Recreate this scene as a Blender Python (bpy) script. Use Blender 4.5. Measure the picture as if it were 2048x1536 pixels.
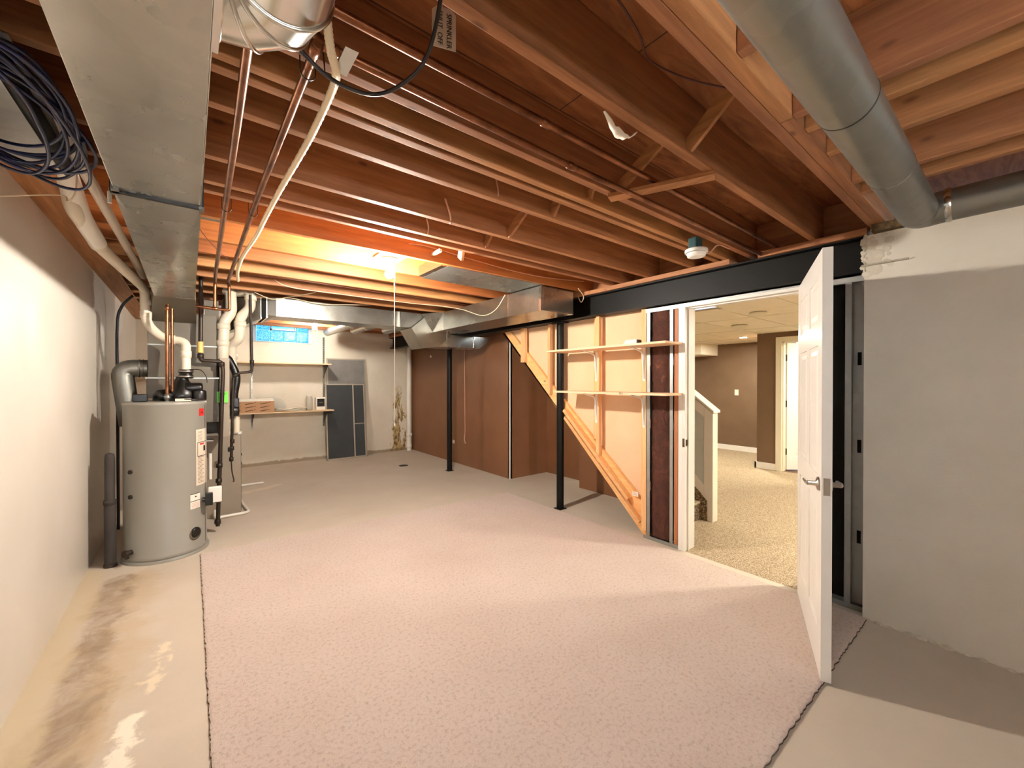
import bpy, bmesh, math, random
from mathutils import Vector, Matrix
random.seed(7)
S = bpy.context.scene
COL = S.collection
for o in list(bpy.data.objects):
    bpy.data.objects.remove(o)

# ------------------------------------------------------------------ camera
yaw, pitch = math.radians(38.338), math.radians(-0.357)
cam = bpy.data.cameras.new('camera')
cam.sensor_width = 36.0
cam.lens = 815.6 / 2048 * 36.0
cam.clip_start = 0.02
camo = bpy.data.objects.new('camera', cam)
COL.objects.link(camo)
camo.location = (0, 0, 1.40)
fw = Vector((math.sin(yaw) * math.cos(pitch), math.cos(yaw) * math.cos(pitch), math.sin(pitch)))
rt = Vector((math.cos(yaw), -math.sin(yaw), 0))
up = rt.cross(fw)
camo.rotation_euler = Matrix((rt, up, -fw)).transposed().to_euler()
S.camera = camo

# ------------------------------------------------------------------ world and exposure
S.view_settings.view_transform = 'Standard'
S.view_settings.look = 'None'
S.view_settings.gamma = 1
S.view_settings.use_curve_mapping = False
S.view_settings.exposure = 0.78
W = bpy.data.worlds.new('world'); S.world = W; W.use_nodes = True
wn = W.node_tree.nodes; wl = W.node_tree.links
bg = wn['Background']
sky = wn.new('ShaderNodeTexSky'); sky.sky_type = 'NISHITA'; sky.sun_disc = False
sky.sun_elevation = math.radians(40); sky.sun_rotation = math.radians(150)
wl.new(sky.outputs[0], bg.inputs[0]); bg.inputs[1].default_value = 0.25
S.cycles.max_bounces = 8
S.cycles.diffuse_bounces = 6
S.cycles.glossy_bounces = 4
S.cycles.sample_clamp_indirect = 6.0

BULB = 3050.0        # radiance of a lit bulb
CAN = 1450.0          # radiance of a recessed lamp next door

def area(name, loc, rot, sx, sy, power, col):
    l = bpy.data.lights.new(name, 'AREA'); l.shape = 'RECTANGLE'; l.size = sx; l.size_y = sy
    l.energy = power; l.color = col
    o = bpy.data.objects.new(name, l); COL.objects.link(o); o.location = loc; o.rotation_euler = rot
    return o
# daylight coming through the window in the wall behind the camera (the lamp stands outside its panes)
area('daylight_window', (0.55, -2.28, 1.75), (math.radians(80), 0, 0), 1.5, 0.7, 78, (0.90, 0.95, 1.0))

# ------------------------------------------------------------------ materials
def lin(c):
    return tuple(((v / 255) / 12.92 if v / 255 <= 0.04045 else ((v / 255 + 0.055) / 1.055) ** 2.4) for v in c) + (1,)

class NT:
    def __init__(s, name):
        s.m = bpy.data.materials.new(name); s.m.use_nodes = True
        s.n = s.m.node_tree.nodes; s.l = s.m.node_tree.links
        s.b = s.n['Principled BSDF']
    def N(s, t, **kw):
        n = s.n.new(t)
        for k, v in kw.items(): setattr(n, k, v)
        return n
    def L(s, a, b): s.l.new(a, b)
    def coord(s, kind='Object', scale=(1, 1, 1), loc=(0, 0, 0), rot=(0, 0, 0)):
        if kind == 'World':
            t = s.N('ShaderNodeNewGeometry').outputs['Position']
        else:
            t = s.N('ShaderNodeTexCoord').outputs[kind]
        m = s.N('ShaderNodeMapping'); m.inputs['Scale'].default_value = scale
        m.inputs['Location'].default_value = loc; m.inputs['Rotation'].default_value = rot
        s.L(t, m.inputs[0]); return m.outputs[0]
    def noise(s, vec, scale=5, detail=4, rough=.5, dist=0):
        n = s.N('ShaderNodeTexNoise'); s.L(vec, n.inputs['Vector'])
        n.inputs['Scale'].default_value = scale; n.inputs['Detail'].default_value = detail
        n.inputs['Roughness'].default_value = rough; n.inputs['Distortion'].default_value = dist
        return n.outputs['Fac']
    def ramp(s, fac, stops):
        r = s.N('ShaderNodeValToRGB'); e = r.color_ramp.elements
        while len(e) < len(stops): e.new(0.5)
        for i, (p, c) in enumerate(stops):
            e[i].position = p; e[i].color = c if len(c) == 4 else tuple(c) + (1,)
        s.L(fac, r.inputs[0]); return r.outputs[0]
    def mix(s, fac, a, b, mode='MIX'):
        m = s.N('ShaderNodeMix', data_type='RGBA', blend_type=mode)
        for v, i in ((fac, 0), (a, 6), (b, 7)):
            if hasattr(v, 'is_linked'): s.L(v, m.inputs[i])
            else: m.inputs[i].default_value = v
        return m.outputs[2]
    def math(s, op, a, b=0.0, clamp=False):
        m = s.N('ShaderNodeMath', operation=op, use_clamp=clamp)
        for v, i in ((a, 0), (b, 1)):
            if hasattr(v, 'is_linked'): s.L(v, m.inputs[i])
            else: m.inputs[i].default_value = v
        return m.outputs[0]
    def bump(s, h, strength=.3, dist=.01):
        b = s.N('ShaderNodeBump'); b.inputs['Strength'].default_value = strength
        b.inputs['Distance'].default_value = dist
        s.L(h, b.inputs['Height']); s.L(b.outputs[0], s.b.inputs['Normal'])
    def base(s, c):
        if hasattr(c, 'is_linked'): s.L(c, s.b.inputs['Base Color'])
        else: s.b.inputs['Base Color'].default_value = c
    def rm(s, r, m=0.0):
        if hasattr(r, 'is_linked'): s.L(r, s.b.inputs['Roughness'])
        else: s.b.inputs['Roughness'].default_value = r
        s.b.inputs['Metallic'].default_value = m
        return s.m

def plain(name, c, r=.6, m=0.0, var=.08, sc=6, bump=0.0, bsc=60):
    t = NT(name); c = lin(c)
    f = t.noise(t.coord(), sc, 4)
    lo = tuple(v * (1 - var) for v in c[:3]) + (1,); hi = tuple(min(1, v * (1 + var)) for v in c[:3]) + (1,)
    t.base(t.ramp(f, [(.3, lo), (.7, hi)]))
    if bump: t.bump(t.noise(t.coord(), bsc, 3), bump, .004)
    return t.rm(r, m)

def wood(name, axis, lo, hi, scale=1.0, knots=True, rough=.62):
    t = NT(name)
    sc = [14, 14, 14]; sc['XYZ'.index(axis)] = 0.9
    v = t.coord('Object', tuple(x * scale for x in sc))
    f = t.noise(v, 2.2, 7, .62, .6)
    c = t.ramp(f, [(.28, lin(lo)), (.72, lin(hi))])
    oi = t.N('ShaderNodeObjectInfo').outputs['Random']
    hs = t.N('ShaderNodeHueSaturation'); t.L(c, hs.inputs['Color'])
    t.L(t.math('ADD', t.math('MULTIPLY', oi, .34), .83), hs.inputs['Value'])
    t.L(t.math('ADD', t.math('MULTIPLY', oi, .012), .494), hs.inputs['Hue'])
    c = hs.outputs[0]
    if knots:
        sk = [7, 7, 7]; sk['XYZ'.index(axis)] = 3.2
        vo = t.N('ShaderNodeTexVoronoi'); vo.inputs['Scale'].default_value = .75
        t.L(t.coord('Object', tuple(sk)), vo.inputs['Vector'])
        k = t.ramp(vo.outputs['Distance'], [(.03, (1, 1, 1)), (.075, (0, 0, 0))])
        c = t.mix(t.math('MULTIPLY', k, .65), c, lin((70, 30, 14)))
    t.base(c)
    t.bump(f, .12, .003)
    return t.rm(rough)

M = {}
M['jx'] = wood('joist_wood', 'X', (128, 80, 44), (180, 122, 76))
M['jd'] = wood('joist_wood_deepened_by_bulb', 'X', (122, 64, 22), (164, 98, 44))  # joist wood coloured deeper near the bulb, to offset its washed-out light
M['jy'] = wood('joist_wood_across', 'Y', (128, 80, 44), (180, 122, 76))
M['sz'] = wood('stud_wood', 'Z', (222, 164, 108), (243, 199, 144))
M['sy'] = wood('plank_wood', 'Y', (226, 164, 100), (244, 196, 136))
M['cutx'] = wood('shelf_board_wood', 'X', (228, 196, 150), (242, 214, 172), knots=False)
M['cuty'] = wood('stud_shelf_wood', 'Y', (214, 176, 140), (232, 198, 164), knots=False)
M['reddoor'] = wood('jack_stud_wood', 'Z', (170, 104, 64), (200, 138, 92))

t = NT('plywood_subfloor')
v = t.coord('World', (1.6, 9, 1))
f = t.noise(v, 1.5, 6, .6, 1.8)
c = t.ramp(f, [(.3, lin((116, 66, 32))), (.5, lin((148, 88, 46))), (.72, lin((172, 110, 62)))])
br = t.N('ShaderNodeTexBrick'); br.inputs['Scale'].default_value = 1; br.inputs['Brick Width'].default_value = 2.44
br.inputs['Row Height'].default_value = 1.22; br.inputs['Mortar Size'].default_value = .003
br.inputs['Color1'].default_value = (1, 1, 1, 1); br.inputs['Color2'].default_value = (.85, .85, .85, 1); br.inputs['Mortar'].default_value = (.2, .15, .1, 1)
t.L(t.coord('World'), br.inputs['Vector'])
t.base(t.mix(1.0, c, br.outputs['Color'], 'MULTIPLY')); M['ply'] = t.rm(.7)

# concrete slab: tan grey paint, mineral bloom and damp stains beside the left wall
t = NT('concrete_slab')
pos = t.coord('World')
f1 = t.noise(pos, 1.1, 5, .6); f2 = t.noise(pos, 14, 5, .6)
c = t.ramp(f1, [(.3, lin((188, 176, 161))), (.7, lin((203, 192, 177)))])
c = t.mix(t.math('MULTIPLY', f2, .3), c, lin((212, 198, 174)))
def seg_mask(ax, ay, bx, by, w, soft, nsc, namp):
    """1 on a wobbly band along the segment a-b on the floor"""
    px = t.N('ShaderNodeSeparateXYZ'); t.L(pos, px.inputs[0])
    dx, dy = bx - ax, by - ay; L = math.hypot(dx, dy); ux, uy = dx / L, dy / L
    X = t.math('SUBTRACT', px.outputs[0], ax); Y = t.math('SUBTRACT', px.outputs[1], ay)
    al = t.math('ADD', t.math('MULTIPLY', X, ux), t.math('MULTIPLY', Y, uy))
    pe = t.math('ABSOLUTE', t.math('SUBTRACT', t.math('MULTIPLY', X, uy), t.math('MULTIPLY', Y, ux)))
    over = t.math('MAXIMUM', t.math('MAXIMUM', t.math('MULTIPLY', al, -1), t.math('SUBTRACT', al, L)), 0)
    d = t.math('ADD', pe, over)
    n = t.math('MULTIPLY', t.math('SUBTRACT', t.noise(pos, nsc, 7, .68, .4), .5), namp)
    d = t.math('ADD', d, n)
    return t.math('DIVIDE', t.math('SUBTRACT', w, d), soft, True)
stain = seg_mask(-.40, 1.6, -.40, 4.0, .13, .06, 3.0, .38)
c = t.mix(t.math('MULTIPLY', t.math('MULTIPLY', stain, t.ramp(t.noise(pos, 5, 7, .7, .8), [(.35, (.35, .35, .35)), (.6, (1, 1, 1))])), .8), c, lin((138, 116, 90)))
edge = seg_mask(-.58, 1.0, -.58, 4.2, .13, .05, 3.0, .22)
c = t.mix(t.math('MULTIPLY', edge, .7), c, lin((204, 188, 156)))
tan = seg_mask(-.30, 2.2, -.25, 4.0, .12, .1, 4.0, .5)
c = t.mix(t.math('MULTIPLY', tan, .6), c, lin((190, 170, 140)))
bloom = seg_mask(-.26, 1.5, -.19, 2.30, .05, .03, 9.0, .26)
c = t.mix(t.math('MULTIPLY', bloom, .9), c, lin((240, 232, 214)))
bl2 = seg_mask(-.15, 2.45, -.10, 2.85, .035, .03, 10.0, .26)
c = t.mix(t.math('MULTIPLY', bl2, .8), c, lin((226, 212, 186)))
bl3 = seg_mask(.55, 6.1, .95, 6.3, .08, .05, 7.0, .30)
c = t.mix(t.math('MULTIPLY', bl3, .5), c, lin((226, 212, 186)))
t.base(c)
t.bump(t.math('ADD', f2, t.math('MULTIPLY', t.math('ADD', bloom, stain), .6)), .2, .006)
t.b.inputs['Specular IOR Level'].default_value = .25; M['slab'] = t.rm(.85)

t = NT('painted_panel_white'); f = t.noise(t.coord('World'), 2.2, 4)
t.base(t.ramp(f, [(.3, lin((206, 199, 188))), (.7, lin((214, 208, 198)))]))
t.bump(t.noise(t.coord('World', (1, 1, .5)), 3.0, 2), .12, .02); M['panel'] = t.rm(.36)

t = NT('painted_concrete_wall'); f = t.noise(t.coord('World'), 2.5, 5, .6)
t.base(t.ramp(f, [(.3, lin((216, 209, 194))), (.7, lin((228, 221, 208)))]))
t.bump(t.noise(t.coord('World'), 55, 4, .6), .35, .004); M['conc'] = t.rm(.8)

# far wall: same paint, with flaking brown damp marks near the corner
t = NT('painted_concrete_far'); pos = t.coord('World'); f = t.noise(pos, 2.5, 5, .6)
c = t.ramp(f, [(.3, lin((214, 205, 186))), (.7, lin((226, 218, 202)))])
px = t.N('ShaderNodeSeparateXYZ'); t.L(pos, px.inputs[0])
n = t.noise(t.coord('World', (1, 1, .35)), 9, 8, .7, .6)
dx = t.math('ABSOLUTE', t.math('SUBTRACT', px.outputs[0], 3.32))
hz = t.math('ADD', t.math('MULTIPLY', px.outputs[2], .13), t.math('MULTIPLY', dx, 1.0))
mk = t.math('DIVIDE', t.math('SUBTRACT', t.math('ADD', t.math('MULTIPLY', t.math('SUBTRACT', n, .5), .9), .17), hz), .03, True)
lim = t.math('DIVIDE', t.math('SUBTRACT', 1.35, px.outputs[2]), .3, True)
mk = t.math('MULTIPLY', mk, lim)
n2 = t.noise(t.coord('World', (1, 1, .5)), 22, 5, .7)
c = t.mix(mk, c, t.ramp(n2, [(.42, lin((104, 84, 48))), (.56, lin((190, 164, 112)))]))
base = t.math('DIVIDE', t.math('SUBTRACT', t.math('ADD', .02, t.math('MULTIPLY', n, .09)), px.outputs[2]), .02, True)
c = t.mix(t.math('MULTIPLY', base, .75), c, lin((134, 112, 80)))
t.base(c); t.bump(t.noise(pos, 45, 4, .6), .35, .005); M['concfar'] = t.rm(.8)

def brown(name, a, b, r, bs):
    t = NT(name); f = t.noise(t.coord('World'), 3, 4)
    t.base(t.ramp(f, [(.3, lin(a)), (.7, lin(b))])); t.bump(t.noise(t.coord('World'), bs, 3), .2, .004)
    return t.rm(r)
M['brown'] = brown('brown_painted_board', (124, 84, 56), (134, 92, 62), .42, 30)
M['brown2'] = brown('brown_painted_drywall', (112, 88, 66), (120, 95, 72), .6, 60)
M['drywall'] = brown('bare_drywall_back', (226, 190, 152), (234, 200, 162), .8, 40)
M['white'] = plain('white_paint', (238, 236, 230), .35, var=.02)
M['cream'] = plain('cream_paint', (232, 226, 206), .45, var=.02)
M['paleblue'] = plain('pale_blue_paint', (205, 214, 212), .5, var=.02)
M['ceil'] = plain('ceiling_tile_face', (240, 232, 212), .85, var=.03, bump=.3, bsc=120)
M['steelblk'] = plain('black_painted_steel', (13, 12, 10), .5, var=.2, sc=9, bump=.15)
M['steelblk'].node_tree.nodes['Principled BSDF'].inputs['Specular IOR Level'].default_value = .2
M['black'] = plain('black_plastic', (8, 8, 8), .35, var=.2)
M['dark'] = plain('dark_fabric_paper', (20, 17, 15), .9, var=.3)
M['rubber'] = plain('grey_foam_sleeve', (52, 46, 42), .8, var=.2, bump=.3)
M['pvc'] = plain('white_pvc', (222, 212, 192), .35, var=.04, sc=3)
M['pvcw'] = plain('bright_pvc', (236, 232, 222), .35, var=.03)
M['pvcg'] = plain('grey_pvc', (196, 184, 168), .4, var=.05)
M['iron'] = plain('black_iron_pipe', (48, 38, 30), .45, .4, var=.3, sc=12)
M['tank'] = plain('grey_enamel', (142, 140, 132), .38, var=.03, sc=2)
M['furn'] = plain('furnace_taupe_paint', (150, 138, 122), .45, .2, var=.05)
M['furnd'] = plain('furnace_grey_paint', (100, 93, 80), .5, .1, var=.06)
M['bluegrey'] = plain('blue_grey_panel', (150, 168, 180), .4, .2, var=.05)
M['red'] = plain('red_sticker', (200, 40, 36), .5, var=.06)
M['green'] = plain('green_sticker', (110, 215, 70), .5, var=.04)
M['paper'] = plain('white_paper', (240, 234, 220), .7, var=.04)
M['label'] = plain('tan_label', (222, 208, 188), .6, var=.04)
M['ink'] = plain('black_ink', (22, 20, 20), .7, var=.1)
M['inkbr'] = plain('brown_ink', (74, 48, 34), .7, var=.1)
M['card'] = plain('brown_cardboard', (190, 146, 108), .8, var=.05)
M['cable'] = plain('dark_blue_cable', (14, 24, 62), .32, var=.2)
M['cabblk'] = plain('black_cable', (24, 16, 14), .35, var=.2)
M['romex'] = plain('cream_cable', (226, 206, 172), .5, var=.05)
M['romexp'] = plain('pinkish_cable', (206, 160, 132), .5, var=.05)
M['wirebr'] = plain('brown_wire', (84, 44, 34), .45, var=.1)
M['insul'] = None
M['screen'] = plain('dark_screen_mesh', (54, 58, 60), .7, var=.12, bump=.4, bsc=300)
M['screen2'] = plain('grey_screen_mesh', (120, 118, 114), .7, var=.12, bump=.6, bsc=18)
M['alu'] = plain('screen_frame_metal', (176, 166, 148), .5, .3, var=.05)
M['yellow'] = plain('yellow_valve_plastic', (226, 188, 110), .5, var=.05)
M['teal'] = plain('teal_plastic', (14, 62, 66), .45, var=.1)
M['chrome'] = plain('brushed_nickel', (190, 182, 172), .3, 1.0, var=.04)
M['foil'] = plain('crumpled_foil', (186, 188, 186), .4, .3, var=.12, sc=14, bump=.8, bsc=16)
M['hinge'] = plain('brass_dark', (96, 84, 64), .4, .8, var=.1)
M['tape'] = plain('red_tape', (170, 60, 48), .5)
M['plaster'] = plain('rough_plaster', (208, 200, 182), .9, var=.1, sc=20, bump=.9, bsc=30)
M['rust'] = plain('rusty_steel_plate', (96, 78, 52), .8, .3, var=.5, sc=40, bump=.8, bsc=60)
M['floor2'] = plain('dark_wood_floor', (90, 58, 40), .4)

t = NT('brown_insulation'); f = t.noise(t.coord('World', (1, 1, .8)), 9, 7, .7, 1.2)
t.base(t.ramp(f, [(.3, lin((60, 28, 16))), (.6, lin((86, 44, 28))), (.82, lin((150, 100, 74)))]))
t.bump(f, .8, .03); M['insul'] = t.rm(.75)

def galv(name, lo, hi, r0, r1, metal=.95, scratch=0.0, sp=18):
    t = NT(name)
    vo = t.N('ShaderNodeTexVoronoi'); vo.inputs['Scale'].default_value = sp
    t.L(t.coord('World'), vo.inputs['Vector'])
    f = t.noise(t.coord('World'), 3.0, 5, .6)
    c = t.mix(t.math('MULTIPLY', f, 1.0), lin(lo), lin(hi))
    bw = t.N('ShaderNodeRGBToBW'); t.L(vo.outputs['Color'], bw.inputs[0])
    c = t.mix(.10, c, bw.outputs[0], 'SOFT_LIGHT')
    if scratch:
        s = t.noise(t.coord('World', (8, 40, 8), rot=(0, 0, .9)), 2.5, 6, .7, .6)
        c = t.mix(t.math('MULTIPLY', t.ramp(s, [(.64, (0, 0, 0)), (.72, (1, 1, 1))]), scratch), c, lin((110, 100, 84)))
    t.base(c)
    r = t.math('ADD', t.math('MULTIPLY', f, r1 - r0), r0)
    t.bump(t.noise(t.coord('World'), 2.4, 2), .35, .03)
    return t.rm(r, metal)
M['galv'] = galv('galvanised_duct', (140, 139, 132), (172, 171, 164), .22, .38)
M['galvd'] = galv('galvanised_duct_matte', (172, 172, 166), (202, 200, 193), .2, .34, .9, .4)
M['galvr'] = galv('galvanised_round_duct', (132, 131, 124), (152, 150, 142), .36, .5, .85)
M['bright'] = galv('bright_sheet_steel', (206, 206, 200), (230, 230, 226), .1, .26, 1.0)
M['stud'] = galv('steel_stud', (150, 152, 150), (182, 182, 178), .4, .5, .7)

t = NT('copper_tube'); f = t.noise(t.coord('World'), 9, 5, .7)
t.base(t.ramp(f, [(.3, lin((84, 50, 32))), (.6, lin((142, 92, 62))), (.8, lin((182, 132, 96)))])); M['copper'] = t.rm(.32, .9)

t = NT('cut_pile_carpet'); pos = t.coord('World')
f1 = t.noise(pos, 260, 3, .7); f2 = t.noise(pos, 2.0, 4, .55); f3 = t.noise(pos, 60, 3, .6)
c = t.ramp(f2, [(.35, lin((208, 186, 174))), (.65, lin((218, 198, 188)))])
c = t.mix(t.ramp(f1, [(.3, (.0, .0, .0)), (.6, (.6, .6, .6))]), c, lin((238, 220, 206)))
c = t.mix(t.ramp(f3, [(.5, (0, 0, 0)), (.72, (.5, .5, .5))]), c, lin((166, 136, 118)))
t.base(c); t.bump(t.math('ADD', f1, f3), .75, .01)
t.b.inputs['Sheen Weight'].default_value = .2
M['rug'] = t.rm(.95)
M['rugback'] = plain('carpet_backing', (84, 66, 52), .95, var=.3, sc=80)

t = NT('berber_carpet'); pos = t.coord('World')
v1 = t.N('ShaderNodeTexVoronoi'); v1.inputs['Scale'].default_value = 120; t.L(pos, v1.inputs['Vector'])
f2 = t.noise(pos, 40, 3, .6)
c = t.ramp(v1.outputs['Distance'], [(.15, lin((212, 194, 166))), (.62, lin((144, 124, 98)))])
c = t.mix(t.ramp(f2, [(.5, (0, 0, 0)), (.7, (.45, .45, .45))]), c, lin((128, 104, 78)))
t.base(c); t.bump(v1.outputs['Distance'], -.8, .01); M['berber'] = t.rm(.95)
t = NT('stair_carpet'); pos = t.coord('World')
v1 = t.N('ShaderNodeTexVoronoi'); v1.inputs['Scale'].default_value = 50; t.L(pos, v1.inputs['Vector'])
c = t.ramp(v1.outputs['Distance'], [(.15, lin((176, 156, 126))), (.62, lin((92, 76, 58)))])
t.base(c); t.bump(v1.outputs['Distance'], -.9, .012); M['stairc'] = t.rm(.95)

t = NT('stair_tread_carpet'); pos = t.coord('World'); f = t.noise(pos, 60, 4, .7)
t.base(t.ramp(f, [(.35, lin((150, 132, 104))), (.65, lin((206, 190, 158)))])); t.bump(f, .6, .01); M['tread'] = t.rm(.95)
def emit(name, col, st):
    t = NT(name); t.base((0, 0, 0, 1)); t.b.inputs['Emission Color'].default_value = col
    t.b.inputs['Emission Strength'].default_value = st; return t.rm(.5)
M['bulb'] = emit('lit_bulb_glass', (1.0, .92, .81, 1), BULB)
M['bulb2'] = emit('lit_small_bulb_glass', (1.0, .92, .81, 1), BULB * .24)
M['can'] = emit('lit_recessed_lens', (1.0, .93, .76, 1), CAN)
t = NT('daylit_glass_block'); pos = t.coord('Object', (1, 1, 1))
f = t.noise(pos, 12, 3, .6, 4.5)
t.base(lin((20, 100, 150))); t.L(t.ramp(f, [(.38, lin((0, 110, 175))), (.47, lin((10, 150, 210))), (.52, lin((150, 230, 252))), (.57, lin((10, 150, 210)))]), t.b.inputs['Emission Color'])
t.b.inputs['Emission Strength'].default_value = 0.75; t.bump(f, .6, .01); M['gblock'] = t.rm(.15)
t = NT('daylit_vent_pane'); t.base(lin((120, 180, 220))); t.b.inputs['Emission Color'].default_value = lin((50, 185, 240)); t.b.inputs['Emission Strength'].default_value = 0.75; M['vent'] = t.rm(.3)
t = NT('clear_plastic'); t.base(lin((236, 236, 228))); t.b.inputs['Transmission Weight'].default_value = .6; M['clear'] = t.rm(.25)
t = NT('window_glass'); t.base((1, 1, 1, 1)); t.b.inputs['Transmission Weight'].default_value = 1; t.b.inputs['IOR'].default_value = 1.1; M['glass'] = t.rm(.02)

# ------------------------------------------------------------------ mesh helpers
OW = {}
class MB:
    def __init__(s, xf=None):
        s.v = []; s.f = []; s.mi = []; s.sm = []; s.xf = xf; s.cur = 0
    def add(s, vs, fs, smooth=False):
        k = len(s.v)
        for p in vs:
            p = Vector(p)
            s.v.append(s.xf @ p if s.xf else p)
        for f in fs:
            s.f.append(tuple(i + k for i in f)); s.mi.append(s.cur); s.sm.append(smooth)
        return s
    def box(s, x0, x1, y0, y1, z0, z1):
        return s.add([(x, y, z) for z in (z0, z1) for y in (y0, y1) for x in (x0, x1)],
                     [(0, 2, 3, 1), (4, 5, 7, 6), (0, 1, 5, 4), (2, 6, 7, 3), (0, 4, 6, 2), (1, 3, 7, 5)])
    def hexa(s, a, b):
        """loft between two 4-corner rings"""
        return s.add(list(a) + list(b), [(3, 2, 1, 0), (4, 5, 6, 7)] + [(i, (i + 1) % 4, (i + 1) % 4 + 4, i + 4) for i in range(4)])
    def bar(s, p, q, w, h, upv=(0, 0, 1)):
        p, q = Vector(p), Vector(q); d = (q - p).normalized(); u = Vector(upv)
        r = d.cross(u)
        if r.length < 1e-4: r = d.cross(Vector((1, 0, 0)))
        r.normalize(); u = r.cross(d)
        ring = lambda c: [c + r * a * w / 2 + u * b * h / 2 for a, b in ((-1, -1), (1, -1), (1, 1), (-1, 1))]
        return s.hexa(ring(p), ring(q))
    def prism(s, pts, ax, d0, d1):
        """polygon in the plane normal to axis ax, from d0 to d1"""
        def m(p, d):
            return {'x': (d, p[0], p[1]), 'y': (p[0], d, p[1]), 'z': (p[0], p[1], d)}[ax]
        n = len(pts)
        return s.add([m(p, d0) for p in pts] + [m(p, d1) for p in pts],
                     [tuple(range(n))[::-1], tuple(range(n, 2 * n))] + [(i, (i + 1) % n, (i + 1) % n + n, i + n) for i in range(n)])
    def lathe(s, c, prof, ax='z', n=24, smooth=True):
        c = Vector(c)
        def m(r, h, a):
            x, y = r * math.cos(a), r * math.sin(a)
            return c + Vector({'z': (x, y, h), 'x': (h, x, y), 'y': (x, h, y)}[ax])
        vs = []; fs = []
        for r, h in prof:
            for i in range(n): vs.append(m(max(r, 1e-5), h, 2 * math.pi * i / n))
        for j in range(len(prof) - 1):
            for i in range(n):
                a, b = j * n + i, j * n + (i + 1) % n
                fs.append((a, b, b + n, a + n))
        s.add(vs, fs, smooth)
        s.add([m(prof[0][0], prof[0][1], 2 * math.pi * i / n) for i in range(n)], [tuple(range(n))[::-1]])
        s.add([m(prof[-1][0], prof[-1][1], 2 * math.pi * i / n) for i in range(n)], [tuple(range(n))])
        return s
    def cyl(s, c, r, h, ax='z', n=24):
        return s.lathe(c, [(r, 0), (r, h)], ax, n)
    def tube(s, pts, r, n=10, closed=False, radii=None):
        pts = [Vector(p) for p in pts]; N = len(pts)
        tg = []
        for i in range(N):
            a = pts[i - 1] if (i or closed) else pts[i]
            b = pts[(i + 1) % N] if (i < N - 1 or closed) else pts[i]
            tg.append((b - a).normalized())
        u = tg[0].cross(Vector((0, 0, 1)))
        if u.length < .05: u = tg[0].cross(Vector((1, 0, 0)))
        u.normalize(); vs = []; fs = []
        for i in range(N):
            u = (u - tg[i] * u.dot(tg[i])).normalized(); w = tg[i].cross(u)
            rr = radii[i] if radii else r
            for k in range(n):
                a = 2 * math.pi * k / n
                vs.append(pts[i] + (u * math.cos(a) + w * math.sin(a)) * rr)
        for i in range(N if closed else N - 1):
            for k in range(n):
                a = i * n + k; b = i * n + (k + 1) % n; j = (i + 1) % N
                fs.append((a, b, j * n + (k + 1) % n, j * n + k))
        s.add(vs, fs, True)
        if not closed:
            s.add(vs[:n], [tuple(range(n))[::-1]]); s.add(vs[-n:], [tuple(range(n))])
        return s
    def build(s, name, mat, parent=None, bevel=0, **tags):
        mats = mat if isinstance(mat, (list, tuple)) else [mat]
        me = bpy.data.meshes.new(name)
        lo = Vector([min(p[i] for p in s.v) for i in range(3)]); hi = Vector([max(p[i] for p in s.v) for i in range(3)])
        o0 = Vector(((lo.x + hi.x) / 2, (lo.y + hi.y) / 2, lo.z))
        me.from_pydata([p - o0 for p in s.v], [], s.f)
        for m in mats: me.materials.append(M[m])
        for p, i, sm in zip(me.polygons, s.mi, s.sm): p.material_index = i; p.use_smooth = sm
        bm = bmesh.new(); bm.from_mesh(me); bmesh.ops.recalc_face_normals(bm, faces=bm.faces); bm.to_mesh(me); bm.free()
        o = bpy.data.objects.new(name, me); COL.objects.link(o)
        if parent is not None:
            o.parent = parent; o.location = o0 - OW[parent.name]
        else: o.location = o0
        OW[o.name] = o0
        if bevel:
            b = o.modifiers.new('bevel', 'BEVEL'); b.width = bevel; b.segments = 2; b.limit_method = 'ANGLE'
        tag(o, **tags)
        return o

def tag(o, label=None, cat=None, group=None, kind=None):
    if label: o['label'] = label
    if cat: o['category'] = cat
    if group: o['group'] = group
    if kind: o['kind'] = kind
    return o
def thing(name, loc, label, cat, group=None, kind=None):
    o = bpy.data.objects.new(name, None); COL.objects.link(o); o.location = loc
    o.empty_display_size = .1
    OW[o.name] = Vector(loc)
    return tag(o, label, cat, group, kind)
def struct(name, mb, mat, **k):
    return mb.build(name, mat, kind='structure', **k)
def arc(c, a, b, r, n=6):
    """rounded corner points between directions a and b at corner c"""
    c, a, b = Vector(c), Vector(a).normalized(), Vector(b).normalized()
    p, q = c + a * r, c + b * r
    return [p.lerp(c, t).lerp(c.lerp(q, t), t) for t in [i / n for i in range(n + 1)]]
def path(pts, r=.05, n=5):
    """polyline with rounded corners"""
    P = [Vector(p) for p in pts]; out = [P[0]]
    for i in range(1, len(P) - 1):
        rr = min(r, (P[i] - P[i - 1]).length * .48, (P[i + 1] - P[i]).length * .48)
        out += arc(P[i], P[i - 1] - P[i], P[i + 1] - P[i], rr, n)
    out.append(P[-1]); return out
def smooth(pts, n=8):
    """Catmull-Rom through the points"""
    P = [Vector(p) for p in pts]; P = [P[0] * 2 - P[1]] + P + [P[-1] * 2 - P[-2]]; out = []
    for i in range(1, len(P) - 2):
        a, b, c, d = P[i - 1:i + 3]
        for k in range(n):
            t = k / n
            out.append(.5 * ((2 * b) + (c - a) * t + (2 * a - 5 * b + 4 * c - d) * t * t + (3 * b - a - 3 * c + d) * t ** 3))
    out.append(P[-2]); return out
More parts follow.
